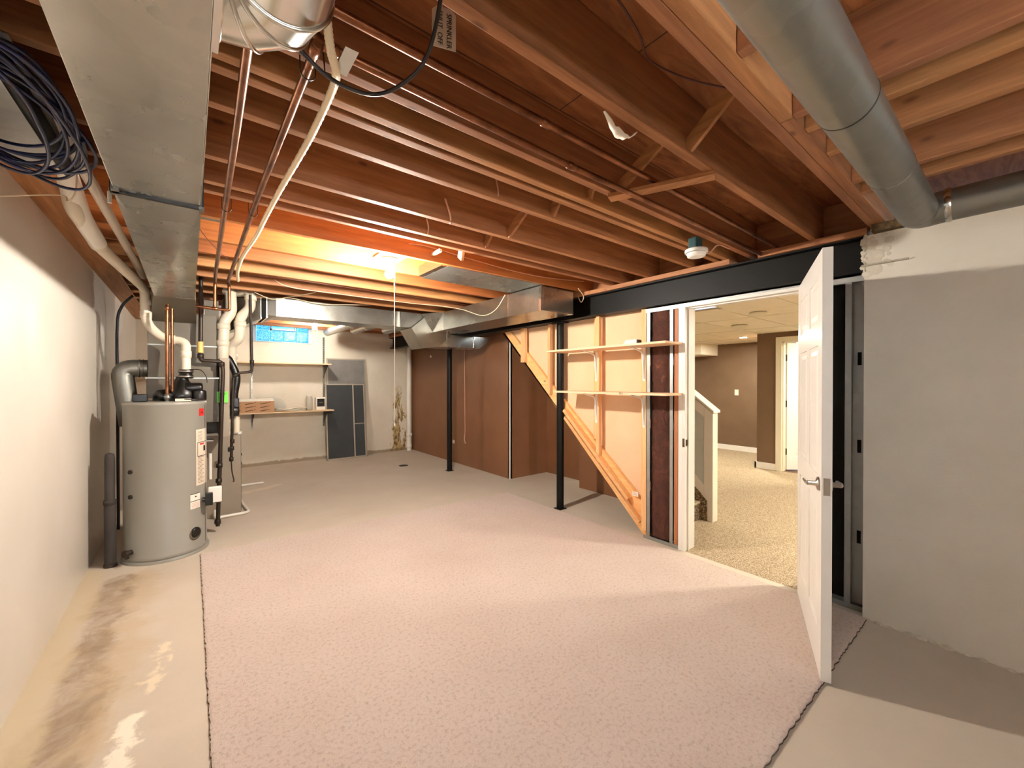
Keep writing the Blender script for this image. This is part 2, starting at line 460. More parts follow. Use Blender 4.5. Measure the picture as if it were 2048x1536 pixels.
def text(name, s, size, mat, mtx, parent, depth=.0006):
    cu = bpy.data.curves.new(name, 'FONT'); cu.body = s; cu.size = size; cu.extrude = depth
    cu.align_x = 'CENTER'; cu.align_y = 'CENTER'
    tmp = bpy.data.objects.new(name, cu); COL.objects.link(tmp)
    bpy.context.view_layer.update()
    me = bpy.data.meshes.new_from_object(tmp); bpy.data.objects.remove(tmp)
    mb = MB(mtx); mb.add([v.co for v in me.vertices], [tuple(p.vertices) for p in me.polygons])
    return mb.build(name, mat, parent)
def frame(o, x, y):
    """matrix with origin o, local x along x, local y along y"""
    x, y = Vector(x).normalized(), Vector(y).normalized(); z = x.cross(y)
    m = Matrix((x, y, z)).transposed().to_4x4(); m.translation = Vector(o); return m
# ================================================================== SETTING
ZJ, ZS = 2.30, 2.535          # underside of joists, underside of subfloor
YB = -1.9                     # wall behind the camera
struct('floor', MB().box(-.75, 3.20, YB - .1, 8.0, -.1, 0).box(3.2, 4.45, 2.08, 8.0, -.1, 0), 'slab')
struct('ceiling', MB().box(-.75, 4.45, YB - .1, 8.0, ZS, ZS + .02), 'ply')
struct('wall_left', MB().box(-.75, -.60, YB - .1, 8.0, 0, 2.29), 'panel')
w = MB()      # far wall with the opening of the glass block window
w.box(-.6, .80, 7.9, 8.05, 0, 2.5).box(1.70, 4.45, 7.9, 8.05, 0, 2.5).box(.80, 1.70, 7.9, 8.05, 0, 2.06).box(.80, 1.70, 7.9, 8.05, 2.47, 2.5)
struct('wall_far', w, 'concfar')
# wall behind the camera with its window
w = MB(); w.box(-.6, -.2, YB - .12, YB, 0, 2.5).box(1.3, 3.4, YB - .12, YB, 0, 2.5).box(-.2, 1.3, YB - .12, YB, 0, 1.4).box(-.2, 1.3, YB - .12, YB, 2.12, 2.5)
struct('wall_back', w, 'conc')
wf = MB()
for x0, x1, z0, z1 in ((-.2, 1.3, 1.4, 1.44), (-.2, 1.3, 2.08, 2.12), (-.2, -.16, 1.4, 2.12), (1.26, 1.3, 1.4, 2.12), (.53, .57, 1.4, 2.12)):
    wf.box(x0, x1, YB - .09, YB - .03, z0, z1)
wo = struct('window_2', wf, 'white')
MB().box(-.16, 1.26, YB - .065, YB - .06, 1.44, 2.08).build('pane', 'glass', wo)
# right concrete wall: rough chipped end under the steel beam
w = MB()
w.box(3.12, 3.40, YB, .600, 0, 2.255)
struct('wall_right', w, 'conc')
# irregular plaster crust along the foot and the beam end of the right wall
w = MB()
for i in range(46):
    y = .58 - i * .045 + random.uniform(-.01, .01); r = random.uniform(.008, .022)
    w.lathe((3.118, y, random.uniform(-.005, .003)), [(r * 1.6, 0), (r * 1.3, r * .5), (r * .3, r * .9)], 'z', 7, False)
struct('trim_1', w, 'plaster')
w = MB()
for i in range(22):
    z = 2.05 + i * .0100; y = .600 + random.uniform(-.006, .010); r = random.uniform(.004, .011)
    w.lathe((3.119, y, z), [(r * 1.3, 0), (r * 1.1, -.003), (r * .3, -.006)], 'x', 7, False)
for i in range(26):
    z = random.uniform(2.03, 2.25); y = random.uniform(.47, .59); r = random.uniform(.006, .02)
    w.lathe((3.1205, y, z), [(r * 1.8, 0), (r * 1.5, -.002), (r * .3, -.0035)], 'x', 7, False)
struct('trim_2', w, 'plaster')

# brown boards of the far stairwell side
struct('wall_brown', MB().box(3.60, 3.64, 4.60, 7.9, 0, 2.28).box(3.60, 4.36, 4.60, 4.64, 0, 2.28), 'brown')
struct('wall_recess', MB().box(4.32, 4.36, 3.62, 4.60, 0, 2.0), 'brown')
tag(MB().prism([(3.592, 4.592), (3.607, 4.592), (3.607, 4.607), (3.592, 4.607)], 'z', 0, 2.06).build('corner_strip', 'white'),
    'white vertical corner strip on the outer corner of the brown boarding', 'corner trim')
struct('trim_3', MB().box(3.12, 3.60, 4.62, 7.9, 2.31, 2.50), 'jy')

# ------------------------------------------------------------------ room next door
struct('floor_2', MB().box(3.2, 4.45, -.6, 2.08, -.05, .001).box(4.45, 8.8, -.6, 7.0, -.05, .001), 'berber')
cg = MB(); cg.box(3.33, 8.8, -.6, 2.0, 2.17, 2.19).box(4.40, 8.8, 2.0, 7.0, 2.17, 2.19)
struct('ceiling_2', cg, 'ceil')
g = MB()
for k in range(8):
    y = -.4 + k * .61
    g.box(3.35 if y < 2 else 4.42, 8.7, y - .006, y + .006, 2.163, 2.17)
for k in range(5):
    x = 4.05 + k * 1.22
    g.box(x - .006, x + .006, -.5, 2.0 if x < 4.4 else 4.5, 2.163, 2.17)
struct('trim_4', g, 'cream')
struct('wall_next_far', MB().box(8.70, 8.80, 2.73, 7.0, 0, 2.17), 'brown2')
w = MB(); w.box(7.24, 8.70, 2.63, 2.73, 0, 2.17).box(7.24, 7.34, 2.37, 2.63, 0, 2.17).box(7.24, 7.34, 1.45, 2.37, 2.02, 2.17).box(7.24, 7.34, -.6, 1.45, 0, 2.17)
struct('wall_next_right', w, 'brown2')
struct('wall_next_back', MB().box(3.33, 8.8, -.7, -.6, 0, 2.2), 'brown2')
struct('wall_next_stair', MB().box(4.4, 8.8, 7.0, 7.1, 0, 2.17), 'brown2')
struct('trim_5', MB().box(8.0, 8.70, 4.04, 7.0, 1.94, 2.169), 'ceil')
struct('trim_11', MB().prism([(2.25, 0), (3.66, 0), (3.66, 1.36), (2.25, .08)], 'x', 4.025, 4.04), 'brown')
struct('baseboard_far', MB().box(8.675, 8.70, 2.73, 7.0, 0, .10), 'white')
struct('baseboard_right', MB().box(7.215, 7.24, 2.45, 2.755, 0, .10).box(7.215, 7.27, 2.73, 2.755, 0, .10), 'white')
fr = MB(); fr.box(7.205, 7.24, 2.37, 2.45, 0, 2.09).box(7.205, 7.24, 1.37, 1.45, 0, 2.09).box(7.205, 7.24, 1.45, 2.37, 2.02, 2.09)
fr.box(7.24, 7.345, 2.352, 2.37, 0, 2.02).box(7.24, 7.345, 1.45, 1.468, 0, 2.02).box(7.24, 7.345, 1.45, 2.37, 2.002, 2.02)
struct('trim_6', fr, 'cream')
struct('floor_3', MB().box(7.2401, 9.2, .8, 2.63, -.05, .003), 'floor2')
struct('wall_closet', MB().box(9.2, 9.3, .8, 2.6, 0, 2.17).box(7.35, 9.2, .7, .8, 0, 2.17), 'cream')
struct('ceiling_3', MB().box(7.34, 9.2, .8, 2.63, 2.17, 2.19), 'cream')

def six_panel(xf, wd, ht, th, mat='white'):
    """six-panel door leaf: local x along the width, y thickness, z up"""
    m = MB(xf); a = th / 2
    m.box(0, wd, -a + .006, a - .006, 0, ht)
    st, mid = .115, .10
    rows = [(.0, .20), (.80, .93), (1.56, 1.67), (ht - .115, ht)]
    for s0, s1 in ((-a, -a + .006), (a - .006, a)):
        for x0, x1 in ((0, st), (wd / 2 - mid / 2, wd / 2 + mid / 2), (wd - st, wd)): m.box(x0, x1, s0, s1, 0, ht)
        for z0, z1 in rows: m.box(st, wd / 2 - mid / 2, s0, s1, z0, z1).box(wd / 2 + mid / 2, wd - st, s0, s1, z0, z1)
    for sg in (-1, 1):
        for x0, x1 in ((st, wd / 2 - mid / 2), (wd / 2 + mid / 2, wd - st)):
            for (q0, z0), (z1, q1) in zip(rows[:-1], rows[1:]):
                b0, b1 = sg * (a - .006), sg * (a - .001)
                ri = lambda d, y: [(x0 + d, y, z0 + d), (x1 - d, y, z0 + d), (x1 - d, y, z1 - d), (x0 + d, y, z1 - d)]
                m.hexa(ri(.022, b0), ri(.045, b1))
    return m
# open white door between the two rooms
hinge = Vector((3.135, .935, .015)); latch = Vector((2.285, .588, .015))
u = (latch - hinge).normalized(); n = Vector((-u.y, u.x, 0)) * -1       # n looks to the stairs side
if n.y < 0: n = -n
DX = frame(hinge - n * .02, u, -n); DX = Matrix((u, -n, Vector((0, 0, 1)))).transposed().to_4x4(); DX.translation = hinge - n * .02
DW = (latch - hinge).length
d1 = struct('door_1', six_panel(DX, DW, 2.0, .040), 'white')
MB(DX).lathe((DW - .065, -.028, .90), [(.032, .006), (.032, 0), (.012, -.006), (.011, -.035), (.0, -.036)], 'y').tube([(DW - .065, -.062, .90), (DW - .10, -.066, .897), (DW - .175, -.066, .893)], .009, radii=[.012, .010, .008]).build('door_handle', 'chrome', d1)
MB(DX).lathe((DW - .065, .022, .90), [(.032, 0), (.032, .006), (.012, .010), (.011, .04), (.0, .042)], 'y').tube([(DW - .065, .06, .90), (DW - .10, .066, .897), (DW - .175, .066, .893)], .009, radii=[.012, .010, .008]).build('door_handle', 'chrome', d1)
lp = MB(DX).box(DW, DW + .002, -.0125, .0125, .86, .94).build('latch_plate', 'chrome', d1)
MB(DX).box(DW + .002, DW + .012, -.006, .008, .89, .915).build('latch_bolt', 'chrome', lp)
for z in (.25, 1.0, 1.75):
    MB(DX).cyl((-.006, .022, z), .006, .09).box(0, .001, -.018, .018, z, z + .09).build('hinge', 'chrome', d1)
# second door, opened inwards, bright closet behind it
h2 = Vector((7.34, 2.345, .02)); a2 = math.radians(-38)
u2 = Vector((math.cos(a2), math.sin(a2), 0)); X2 = Matrix((u2, Vector((-u2.y, u2.x, 0)), Vector((0, 0, 1)))).transposed().to_4x4(); X2.translation = h2
d2 = struct('door_2', six_panel(X2, .76, 1.98, .036), 'white')
for z in (.25, 1.0, 1.72): MB().box(7.330, 7.346, 2.330, 2.352, z, z + .10).build('hinge', 'hinge', d2)

# door frame, header track
f = MB(); f.box(3.185, 3.33, 1.742, 1.765, 0, 2.01).box(3.185, 3.33, .905, .93, 0, 2.01).box(3.185, 3.33, .905, 1.765, 2.01, 2.03)
f.box(3.225, 3.24, 1.73, 1.742, 0, 2.0).box(3.225, 3.24, .93, .942, 0, 2.0).box(3.225, 3.24, .93, 1.742, 1.998, 2.01)
f.box(3.33, 3.345, 1.742, 1.81, 0, 2.07).box(3.33, 3.345, .86, .93, 0, 2.07).box(3.33, 3.345, .86, 1.81, 2.01, 2.07)
f.box(3.185, 3.2, 1.765, 1.80, 0, 2.03)
struct('trim_7', f, 'white', bevel=.002)
tag(MB().box(3.183, 3.186, 1.745, 1.762, .86, .93).box(3.20, 3.225, 1.7395, 1.742, .87, .92).build('strike_plate', 'hinge'), 'small dark strike plate on the white door frame', 'strike plate')
# cased plasterboard on the room side of the stud wall
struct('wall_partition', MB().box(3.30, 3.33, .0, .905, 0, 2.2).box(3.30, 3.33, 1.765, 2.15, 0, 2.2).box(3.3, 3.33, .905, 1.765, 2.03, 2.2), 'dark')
struct('wall_partition_room', MB().box(3.331, 3.345, -.6, .86, 0, 2.17).box(3.331, 3.345, 1.81, 2.15, 0, 2.17).box(3.331, 3.345, .86, 1.81, 2.07, 2.17), 'brown2')
# back of the stairwell plasterboard seen between the studs, cut to the slope of the stairs
SL = .944
def zs(y): return .07 + (y - 2.156) * SL        # underside of the stringer
struct('wall_stair', MB().prism([(2.10, .10), (2.35, .10 + .25), (4.32, 2.12), (4.32, 2.20), (2.10, 2.20)], 'x', 3.29, 3.302), 'drywall')

# ------------------------------------------------------------------ ceiling framing
JOISTS = [(.58, 'pair'), (.872, ''), (1.27, ''), (1.41, ''), (1.475, ''), (1.67, ''), (2.06, ''), (2.32, ''), (2.438, ''), (2.808, ''),
          (3.26, ''), (3.61, ''), (4.01, ''), (4.41, ''), (4.81, ''), (5.21, ''), (5.62, ''), (6.02, ''), (6.42, ''), (6.82, ''), (7.22, ''), (7.62, '')]
names = ['front board of the doubled ceiling joist at the right, next to the round duct',
 'tall clear ceiling joist with a torn paper scrap, second in from the round duct',
 'ceiling joist just behind the two long copper water pipes',
 'front one of the close pair of joists above the smoke detector',
 'rear one of the close pair of joists above the smoke detector',
 'ceiling joist just behind the close pair, pale underside crossed by the flexible conduit',
 'ceiling joist in the middle of the open bays with two pinkish cable stubs',
 'ceiling joist with bright underside just in front of the orange lit bay',
 'thin-looking joist tight behind another, above a nailed wooden block',
 'orange lit ceiling joist that carries the nearer bare bulb',
 'bright yellow ceiling joist just behind the nearer bare bulb',
 'ceiling joist second behind the nearer bare bulb, knotty lit face',
 'ceiling joist third behind the nearer bare bulb',
 'ceiling joist fourth behind the nearer bulb, with white cable along it',
 'last ceiling joist in front of the long rectangular duct',
 'ceiling joist resting right above the long rectangular duct']
gone = [0]
for i, (y, k) in enumerate(JOISTS):
    x1 = 3.26 if y < 4.3 else 3.59
    dy = .012 if i == 3 else 0
    m = MB()
    for k in range(12):     # slight crown along the length
        pass
    m.box(-.62, x1, y - .038, y, ZJ, ZS - .001)
    lab = names[i] if i < len(names) else None
    if lab is None: lab = ('first', 'second', 'third', 'fourth', 'fifth', 'last')[i - 16] + ' dim ceiling joist counted from the long rectangular duct towards the far wall'
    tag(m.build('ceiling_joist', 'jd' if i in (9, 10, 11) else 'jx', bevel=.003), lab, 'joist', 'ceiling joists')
tag(MB().box(-.62, 1.62, .500, .5415, ZJ, ZS - .001).build('ceiling_joist', 'jx', bevel=.003), 'rear board of the doubled ceiling joist, long piece towards the top edge', 'joist', 'ceiling joists')
tag(MB().box(1.625, 3.30, .500, .5415, ZJ, ZS - .001).build('ceiling_joist', 'jx', bevel=.003), 'rear board of the doubled ceiling joist, short piece by the concrete wall', 'joist', 'ceiling joists')
cj = [(.405, 'unseen'), (.81, ''), (1.215, 'short cross joist left of the round duct, its end lit grey, nearest the top edge'),
      (1.64, 'cross joist right of the round duct, first of the close pair from the top'),
      (1.765, 'cross joist right of the round duct, second of the close pair from the top'),
      (2.015, 'cross joist right of the round duct, third from the top'),
      (2.385, 'cross joist right of the round duct, lowest clear one above the elbow'),
      (2.56, 'cross joist tucked right above the round branch duct along the concrete wall')]
for x, lab in cj:
    if x < 1.0: lab = 'cross joist above the start of the round duct, ' + ('nearer the wide duct' if x < .5 else 'farther from the wide duct')
    tag(MB().box(x - .038, x, YB, .499, ZJ, ZS - .001).build('cross_joist', 'jy', bevel=.003), lab, 'joist', 'cross joists beside the round duct')
# wood blocking at the beam
struct('trim_8', MB().box(3.262, 3.30, .6, 2.77, ZJ, ZS).box(3.262, 3.3, 2.81, 4.3, ZJ, ZS), 'jy')

# steel beam with nailer
b = MB()
b.box(3.13, 3.27, .606, 7.88, 2.052, 2.062).box(3.13, 3.27, .606, 7.88, 2.25, 2.26).box(3.19, 3.21, .606, 7.88, 2.06, 2.25)
tag(b.build('steel_beam', 'steelblk'), 'long black steel beam carrying the joists above the door and posts', 'beam')
tag(MB().box(3.105, 3.275, 1.36, 7.88, 2.261, 2.299).build('nailer_plank', 'jy', bevel=.002), 'long wooden plank lying on top of the black steel beam', 'plank')
tag(MB().box(3.105, 3.275, .585, 1.17, 2.261, 2.299).build('nailer_plank', 'jy', bevel=.002), 'short wooden plank on the beam end with a knot hole, by the concrete wall', 'plank')
tag(MB().box(3.07, 3.20, .33, .56, 2.256, 2.299).build('bearing_block', 'rust'), 'crumbly dark block on top of the concrete wall below the round duct elbow', 'block')
for (y, lab) in ((3.19, 'black round steel post standing at the edge of the carpet under the beam'), (5.63, 'black round steel post in front of the brown boarding')):
    p = thing('steel_post', (3.2, y, 0), lab, 'post', 'round steel posts')
    MB().cyl((3.2, y, .006), .040, 2.034, n=28).build('post_tube', 'steelblk', p)
    MB().box(3.15, 3.25, y - .05, y + .05, 0, .006).build('base_plate', 'steelblk', p)
    MB().box(3.14, 3.26, y - .07, y + .07, 2.04, 2.052).build('cap_plate', 'steelblk', p)

# cross bridging between joists
def bridge(a, bb, x0, w_, lab, flat=False):
    m = MB()
    if flat: m.bar((x0 + .17, a, ZJ - .010), (x0, bb, ZJ - .010), .055, .018)
    else: m.bar((x0, a, ZS - .03), (x0 + .02, bb, ZJ + .018), .055, .018, (1, 0, 0))
    tag(m.build('bridging_strip', 'jy', bevel=.001), lab, 'bridging', 'cross bridging between joists')
bridge(.583, .834, 1.52, 0, 'slanting wood bridging strip between the doubled joist and the tall clear joist')
bridge(.872, 1.232, 1.60, 0, 'slanting wood bridging strip above the two long copper pipes')
m = MB(); m.bar((1.78, .84, ZJ - .010), (1.60, 1.262, ZJ - .010), .062, .018)
tag(m.build('bridging_strip', 'jy', bevel=.001), 'flat wood strip nailed under two joists, crossed by the copper pipes', 'bridging', 'cross bridging between joists')
for a, c, lab in ((1.275, 1.372, 'small bridging block right behind the joist of the long copper pipes'), (1.476, 1.632, 'bridging block behind the close pair of joists'),
                  (1.672, 2.022, 'bridging strip left of the smoke detector, in the bay with the pinkish cable stub'), (2.062, 2.282, 'bridging strip in the bay just before the orange lit bays'),
                  ):
    bridge(a, c, 1.55, 0, lab)
tag(MB().bar((1.50, 2.44, ZJ + .10), (1.53, 2.53, ZJ - .02), .06, .02, (1, 0, 0)).build('bridging_strip', 'sy'), 'pale hanging wood block in the orange lit bay above the sheet metal pan', 'bridging', 'cross bridging between joists')

# ------------------------------------------------------------------ stud wall under the beam
def zc(y): return max(.03, zs(y) + .18)
studs = [(3.80, 3.875, 'short wooden stud near the top of the stair stringer'), (3.355, 3.393, 'wooden stud half hidden behind the near black post'),
         (2.650, 2.688, 'wooden stud in the middle of the stud wall carrying shelf brackets'), (2.113, 2.165, 'long wooden stud beside the steel stud at the foot of the stairs')]
for y0, y1, lab in studs:
    zlow = zs(y1) + .02 if y0 > 2.2 else .06
    x1 = 3.243
    tag(MB().box(3.20, x1, y0, y1, zlow if y0 < 3.7 else zs(y1) - .06, 2.05).build('wooden_stud', 'sz', bevel=.002), lab, 'stud', 'wooden studs under the beam')
tag(MB().box(3.25, 3.289, 2.70, 2.76, zs(2.73) + .2, 2.05).build('wooden_stud', 'sz', bevel=.002), 'wooden stud set back beside the middle bracket stud', 'stud', 'wooden studs under the beam')
tag(MB().box(3.20, 3.29, 1.81, 1.845, 0, 2.03).build('wooden_stud', 'reddoor', bevel=.002), 'reddish wooden stud right beside the white door frame', 'stud', 'wooden studs under the beam')

def cstud(y, s, lab, z0=.03, z1=2.04, x0=3.195, dep=.09, holes=True, fl=.034):
    """steel C stud: web at y, flanges towards s"""
    st = thing('steel_stud', (x0 + dep / 2, y, 0), lab, 'steel stud', 'steel studs')
    m = MB(); t_ = .0012; a, b_ = sorted((y, y + s * t_)); c, d_ = sorted((y, y + s * fl))
    zz = [z0, .42, .50, .98, 1.06, 1.54, 1.62, z1]
    for k in range(7):
        if k % 2 == 0 or not holes: m.box(x0, x0 + dep, a, b_, zz[k], zz[k + 1])
        else: m.box(x0, x0 + dep * .32, a, b_, zz[k], zz[k + 1]).box(x0 + dep * .68, x0 + dep, a, b_, zz[k], zz[k + 1])
    m.box(x0, x0 + t_, c, d_, z0, z1).box(x0 + dep - t_, x0 + dep, c, d_, z0, z1)
    m.build('stud_channel', 'stud', st)
cstud(2.104, -1, 'bright steel stud at the left edge of the brown insulation', fl=.032)
cstud(1.884, -1, 'bright steel stud at the right edge of the brown insulation', fl=.030)
cstud(.83, -1, 'steel stud just behind the open white door', fl=.03)
cstud(.705, -1, 'steel stud in the middle of the dark gap right of the open door', fl=.032)
st = thing('steel_stud', (3.22, .64, 0), 'wide steel stud with slots standing against the end of the concrete wall', 'steel stud', 'steel studs')
m = MB(); zz = [.03, .40, .48, .96, 1.04, 1.50, 1.58, 2.02]
for k in range(7):
    if k % 2 == 0: m.box(3.235, 3.2365, .608, .675, zz[k], zz[k + 1])
    else: m.box(3.235, 3.2365, .608, .632, zz[k], zz[k + 1]).box(3.235, 3.2365, .652, .675, zz[k], zz[k + 1])
m.box(3.20, 3.235, .6745, .676, .03, 2.02).box(3.20, 3.235, .608, .6095, .03, 2.02)
m.build('stud_channel', 'stud', st)
tag(MB().box(3.19, 3.289, .605, .93, 0, .002).box(3.19, 3.192, .605, .93, 0, .03).box(3.287, 3.289, .605, .93, 0, .03).build('floor_track', 'stud'), 'steel floor track under the studs right of the open door', 'track')
tag(MB().box(3.19, 3.289, 1.80, 2.135, 0, .002).box(3.19, 3.192, 1.80, 2.135, 0, .03).box(3.287, 3.289, 1.8, 2.135, 0, .03).build('floor_track', 'stud'), 'steel floor track under the brown insulation bay', 'track')
tag(MB().box(3.188, 3.291, .608, 2.11, 2.041, 2.050).box(3.188, 3.190, .608, 2.11, 2.008, 2.05).box(3.289, 3.291, .608, 2.11, 2.02, 2.05).build('header_track', 'stud'), 'light steel head track running under the beam above the doorway', 'track')
g = MB()
nx, nz = 8, 60
vs = []
for j in range(nz + 1):
    for i in range(nx + 1):
        y = 1.905 + (2.072 - 1.905) * i / nx; z = .035 + 1.98 * j / nz
        e = min(i, nx - i) / nx
        vs.append((3.225 - .020 * min(1, e * 4) + random.uniform(-.007, .007), y, z))
g.add(vs, [(j * (nx + 1) + i, j * (nx + 1) + i + 1, (j + 1) * (nx + 1) + i + 1, (j + 1) * (nx + 1) + i) for j in range(nz) for i in range(nx)], True)
g.box(3.226, 3.285, 1.905, 2.072, .035, 2.015)
tag(g.build('insulation_batt', 'insul'), 'dark brown insulation batt filling the narrow bay left of the doorway', 'insulation')
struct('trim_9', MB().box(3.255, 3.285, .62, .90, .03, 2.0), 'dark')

# ------------------------------------------------------------------ staircase
stc = thing('staircase', (3.75, 2.1, 0), 'carpeted stairs rising behind the stud wall, with a long notched wooden stringer', 'stairs')
e = .944
def sl(y, off): return (y, .07 + (y - 2.156) * e + off)
m = MB()
m.prism([(2.115, .0), (2.17, .0), (4.30, zs(4.30) - .02), (4.30, 2.045), (4.14, 2.045), (2.115, zs(2.115) + .21)], 'x', 3.245, 3.285)
m.build('stringer', 'sy', stc, bevel=.002)
m = MB(); m.bar((3.225, 2.30, zs(2.3) + .10), (3.225, 3.13, zs(3.13) + .10), .035, .085, (1, 0, 0))
m.build('stringer_cleat', 'sy', stc, bevel=.002)
m = MB(); m.bar((3.212, 2.18, zs(2.18) + .03), (3.212, 3.12, zs(3.12) + .03), .03, .05, (1, 0, 0))
m.build('stringer_cleat', 'sy', stc, bevel=.002)
for k in range(11):
    y0 = 2.06 + k * .205; z1 = .19 * (k + 1)
    if z1 > 2.2: break
    sp_ = MB().box(3.35, 4.05, y0, y0 + .02, z1 - .19, z1 - .02).build('riser', 'stairc', stc)
    MB().box(3.35, 4.05, y0 - .015, y0 + .235, z1 - .028, z1).build('tread', 'tread', stc, bevel=.010)
m = MB(); m.prism([(1.985, 0), (2.20, 0), (4.2, 1.84), (4.2, 2.12), (2.06, .28), (1.985, .20)], 'x', 4.052, 4.062)
m.build('carpet_skirt', 'stairc', stc)
m = MB(); m.prism([(2.10, .06), (2.20, .06), (4.2, 1.90), (4.2, 2.12), (2.08, .20)], 'x', 3.31, 3.335)
m.build('carpet_skirt', 'stairc', stc)
# sloping half wall with recessed panel
hw = thing('stair_half_wall', (4.12, 2.0, 0), 'white sloping half wall with a recessed pale panel beside the carpeted stairs', 'half wall')
hs = .78
def zt(y): return 1.10 + (y - 1.93) * hs
m = MB(); m.prism([(1.93, 0), (3.6, 0), (3.6, 2.16), (3.29, zt(3.29) ), (1.93, zt(1.93))], 'x', 4.075, 4.16)
m.build('wall_body', 'cream', hw)
m = MB(); m.prism([(1.915, zt(1.915) - .002), (1.915, zt(1.915) + .022), (3.2, zt(3.2) + .022), (3.2, zt(3.2) - .002)], 'x', 4.045, 4.185)
m.build('cap_rail', 'white', hw, bevel=.004)
m = MB()
m.prism([(1.93, 0), (2.02, 0), (2.02, zt(2.02) - .02), (1.93, zt(1.93) - .02)], 'x', 4.062, 4.075)
m.prism([(2.02, zt(2.02) - .13), (2.02, zt(2.02) - .02), (3.2, zt(3.2) - .02), (3.2, zt(3.2) - .13)], 'x', 4.062, 4.075)
m.prism([(2.02, .20), (2.02, .36), (3.2, 1.44), (3.2, 1.28)], 'x', 4.062, 4.075)
m.build('panel_moulding', 'white', hw, bevel=.003)
m = MB(); m.prism([(2.02, .34), (2.02, zt(2.02) - .12), (2.9, zt(2.9) - .12), (2.9, 1.18)], 'x', 4.070, 4.0765)
m.build('inset_panel', 'paleblue', hw)

# lamps and devices next door
def can(x, y, lab, vis=True):
    c = thing('recessed_lamp', (x, y, 2.15), lab, 'ceiling lamp', 'recessed lamps next door')
    MB().lathe((x, y, 2.158), [(.052, .004), (.085, 0), (.088, .006), (.055, .011)], 'z', 28).build('lamp_ring', 'white', c)
    MB().cyl((x, y, 2.160), .052, .004, n=28).build('lamp_lens', 'can', c)
can(7.55, 3.07, 'lit recessed ceiling lamp near the far brown wall next door')
can(4.3, .35, 'added lit recessed lamp over the carpet next door, unseen behind the open door')  # added out of view to brighten the next room
can(5.6, .2, 'second added lit recessed lamp next door, unseen behind the open door')  # another added fill lamp, kept out of sight behind the door
can(7.72, 1.25, 'lit lamp inside the bright closet behind the far door')
can(6.2, 5.9, 'added lit recessed lamp next door beyond the stairs, unseen behind the stud wall')  # unseen extra lamp, added to light the room beyond the stairs
def disc(x, y, r, lab):
    tag(MB().lathe((x, y, 2.128), [(r * .8, 0), (r, .012), (r, .034), (r * .9, .035)], 'z', 26).build('ceiling_disc', 'cream'), lab, 'smoke alarm')
disc(4.95, 1.86, .085, 'round white alarm on the ceiling next door, nearer the doorway')
disc(5.9, 2.45, .10, 'round white grille on the ceiling next door, farther from the doorway')
op = MB().box(8.69, 8.70, 3.62, 3.695, 1.12, 1.235).build('light_switch', 'cream', bevel=.003)
tag(op, 'cream light switch plate on the far brown wall next door', 'switch')
MB().box(8.683, 8.69, 3.65, 3.665, 1.16, 1.195).build('switch_rocker', 'white', op)
# ================================================================== CARPET REMNANT
rg = thing('carpet_remnant', (1.6, 2.3, 0), 'large pinkish beige carpet remnant lying loose on the concrete floor', 'rug')
def edge_pts():
    P = []
    def seg(a, b, n, amp):
        for i in range(n):
            t_ = i / n; x = a[0] + (b[0] - a[0]) * t_; y = a[1] + (b[1] - a[1]) * t_
            nx_, ny_ = -(b[1] - a[1]), b[0] - a[0]; L = math.hypot(nx_, ny_)
            k = random.uniform(-amp, amp); P.append((x + nx_ / L * k, y + ny_ / L * k))
    seg((.055, .585), (3.108, .578), 160, .004); seg((3.108, .578), (3.112, 4.03), 160, .003)
    seg((3.112, 4.03), (.062, 4.125), 140, .003); seg((.062, 4.125), (.055, .585), 260, .004)
    return P
EP = edge_pts()
MB().prism(EP, 'z', 0.0005, .005).build('carpet_backing', 'rugback', rg)
m = MB()
cx, cy = 1.6, 2.35
ins = [(x + (cx - x) * .0012, y + (cy - y) * .0012) for x, y in EP]
ins2 = [(x + (cx - x) * .006, y + (cy - y) * .006) for x, y in EP]
n_ = len(EP)
m.add([(x, y, .005) for x, y in ins] + [(x, y, .0125 + random.uniform(-.001, .001)) for x, y in ins] + [(x, y, .0165) for x, y in ins2],
      [(i, (i + 1) % n_, (i + 1) % n_ + n_, i + n_) for i in range(n_)] + [(i + n_, (i + 1) % n_ + n_, (i + 1) % n_ + 2 * n_, i + 2 * n_) for i in range(n_)] + [tuple(range(2 * n_, 3 * n_)), tuple(range(n_))[::-1]])
m.build('carpet_pile', 'rug', rg)

# ================================================================== BULBS
def bulb(x, y, zt_, zb, clen, lab, bm_):
    c = thing('bare_bulb_lamp', (x, y, zt_), lab, 'light bulb', 'bare bulb lamps')
    MB().lathe((x, y, zt_), [(.055, 0), (.058, -.008), (.050, -.018), (.026, -.024), (.024, -.050), (.020, -.052)], 'z', 28).build('lamp_holder', 'white', c)
    m = MB(); h = zt_ - .052 - zb
    m.lathe((x, y, zb), [(.003, 0), (.016, .003), (.026, .013), (.030, .028), (.027, .044), (.019, .060), (.0135, .075), (.0135, h)], 'z', 24)
    m.build('bulb_glass', bm_, c)
    m = MB(); m.tube([(x + .032, y, zt_ - .03), (x + .040, y, zt_ - .06), (x + .040, y, zt_ - .06 - clen)], .0022, 6)
    m.lathe((x + .040, y, zt_ - .08 - clen), [(.001, 0), (.005, .004), (.005, .018), (.001, .022)], 'z', 10)
    m.build('pull_cord', 'paper', c)
bulb(1.145, 2.89, 2.299, 2.150, 1.15, 'lit bare bulb with a long pull cord hanging below the orange lit joist', 'bulb')
tag(MB().box(1.05, 1.24, 2.81, 2.97, 2.299, 2.318).build('lamp_board', 'sy'), 'small board between joists that holds the nearer bare bulb', 'board')
bulb(1.535, 6.93, 2.375, 2.215, .55, 'lit bare bulb behind the long rectangular duct near the glass block window', 'bulb2')
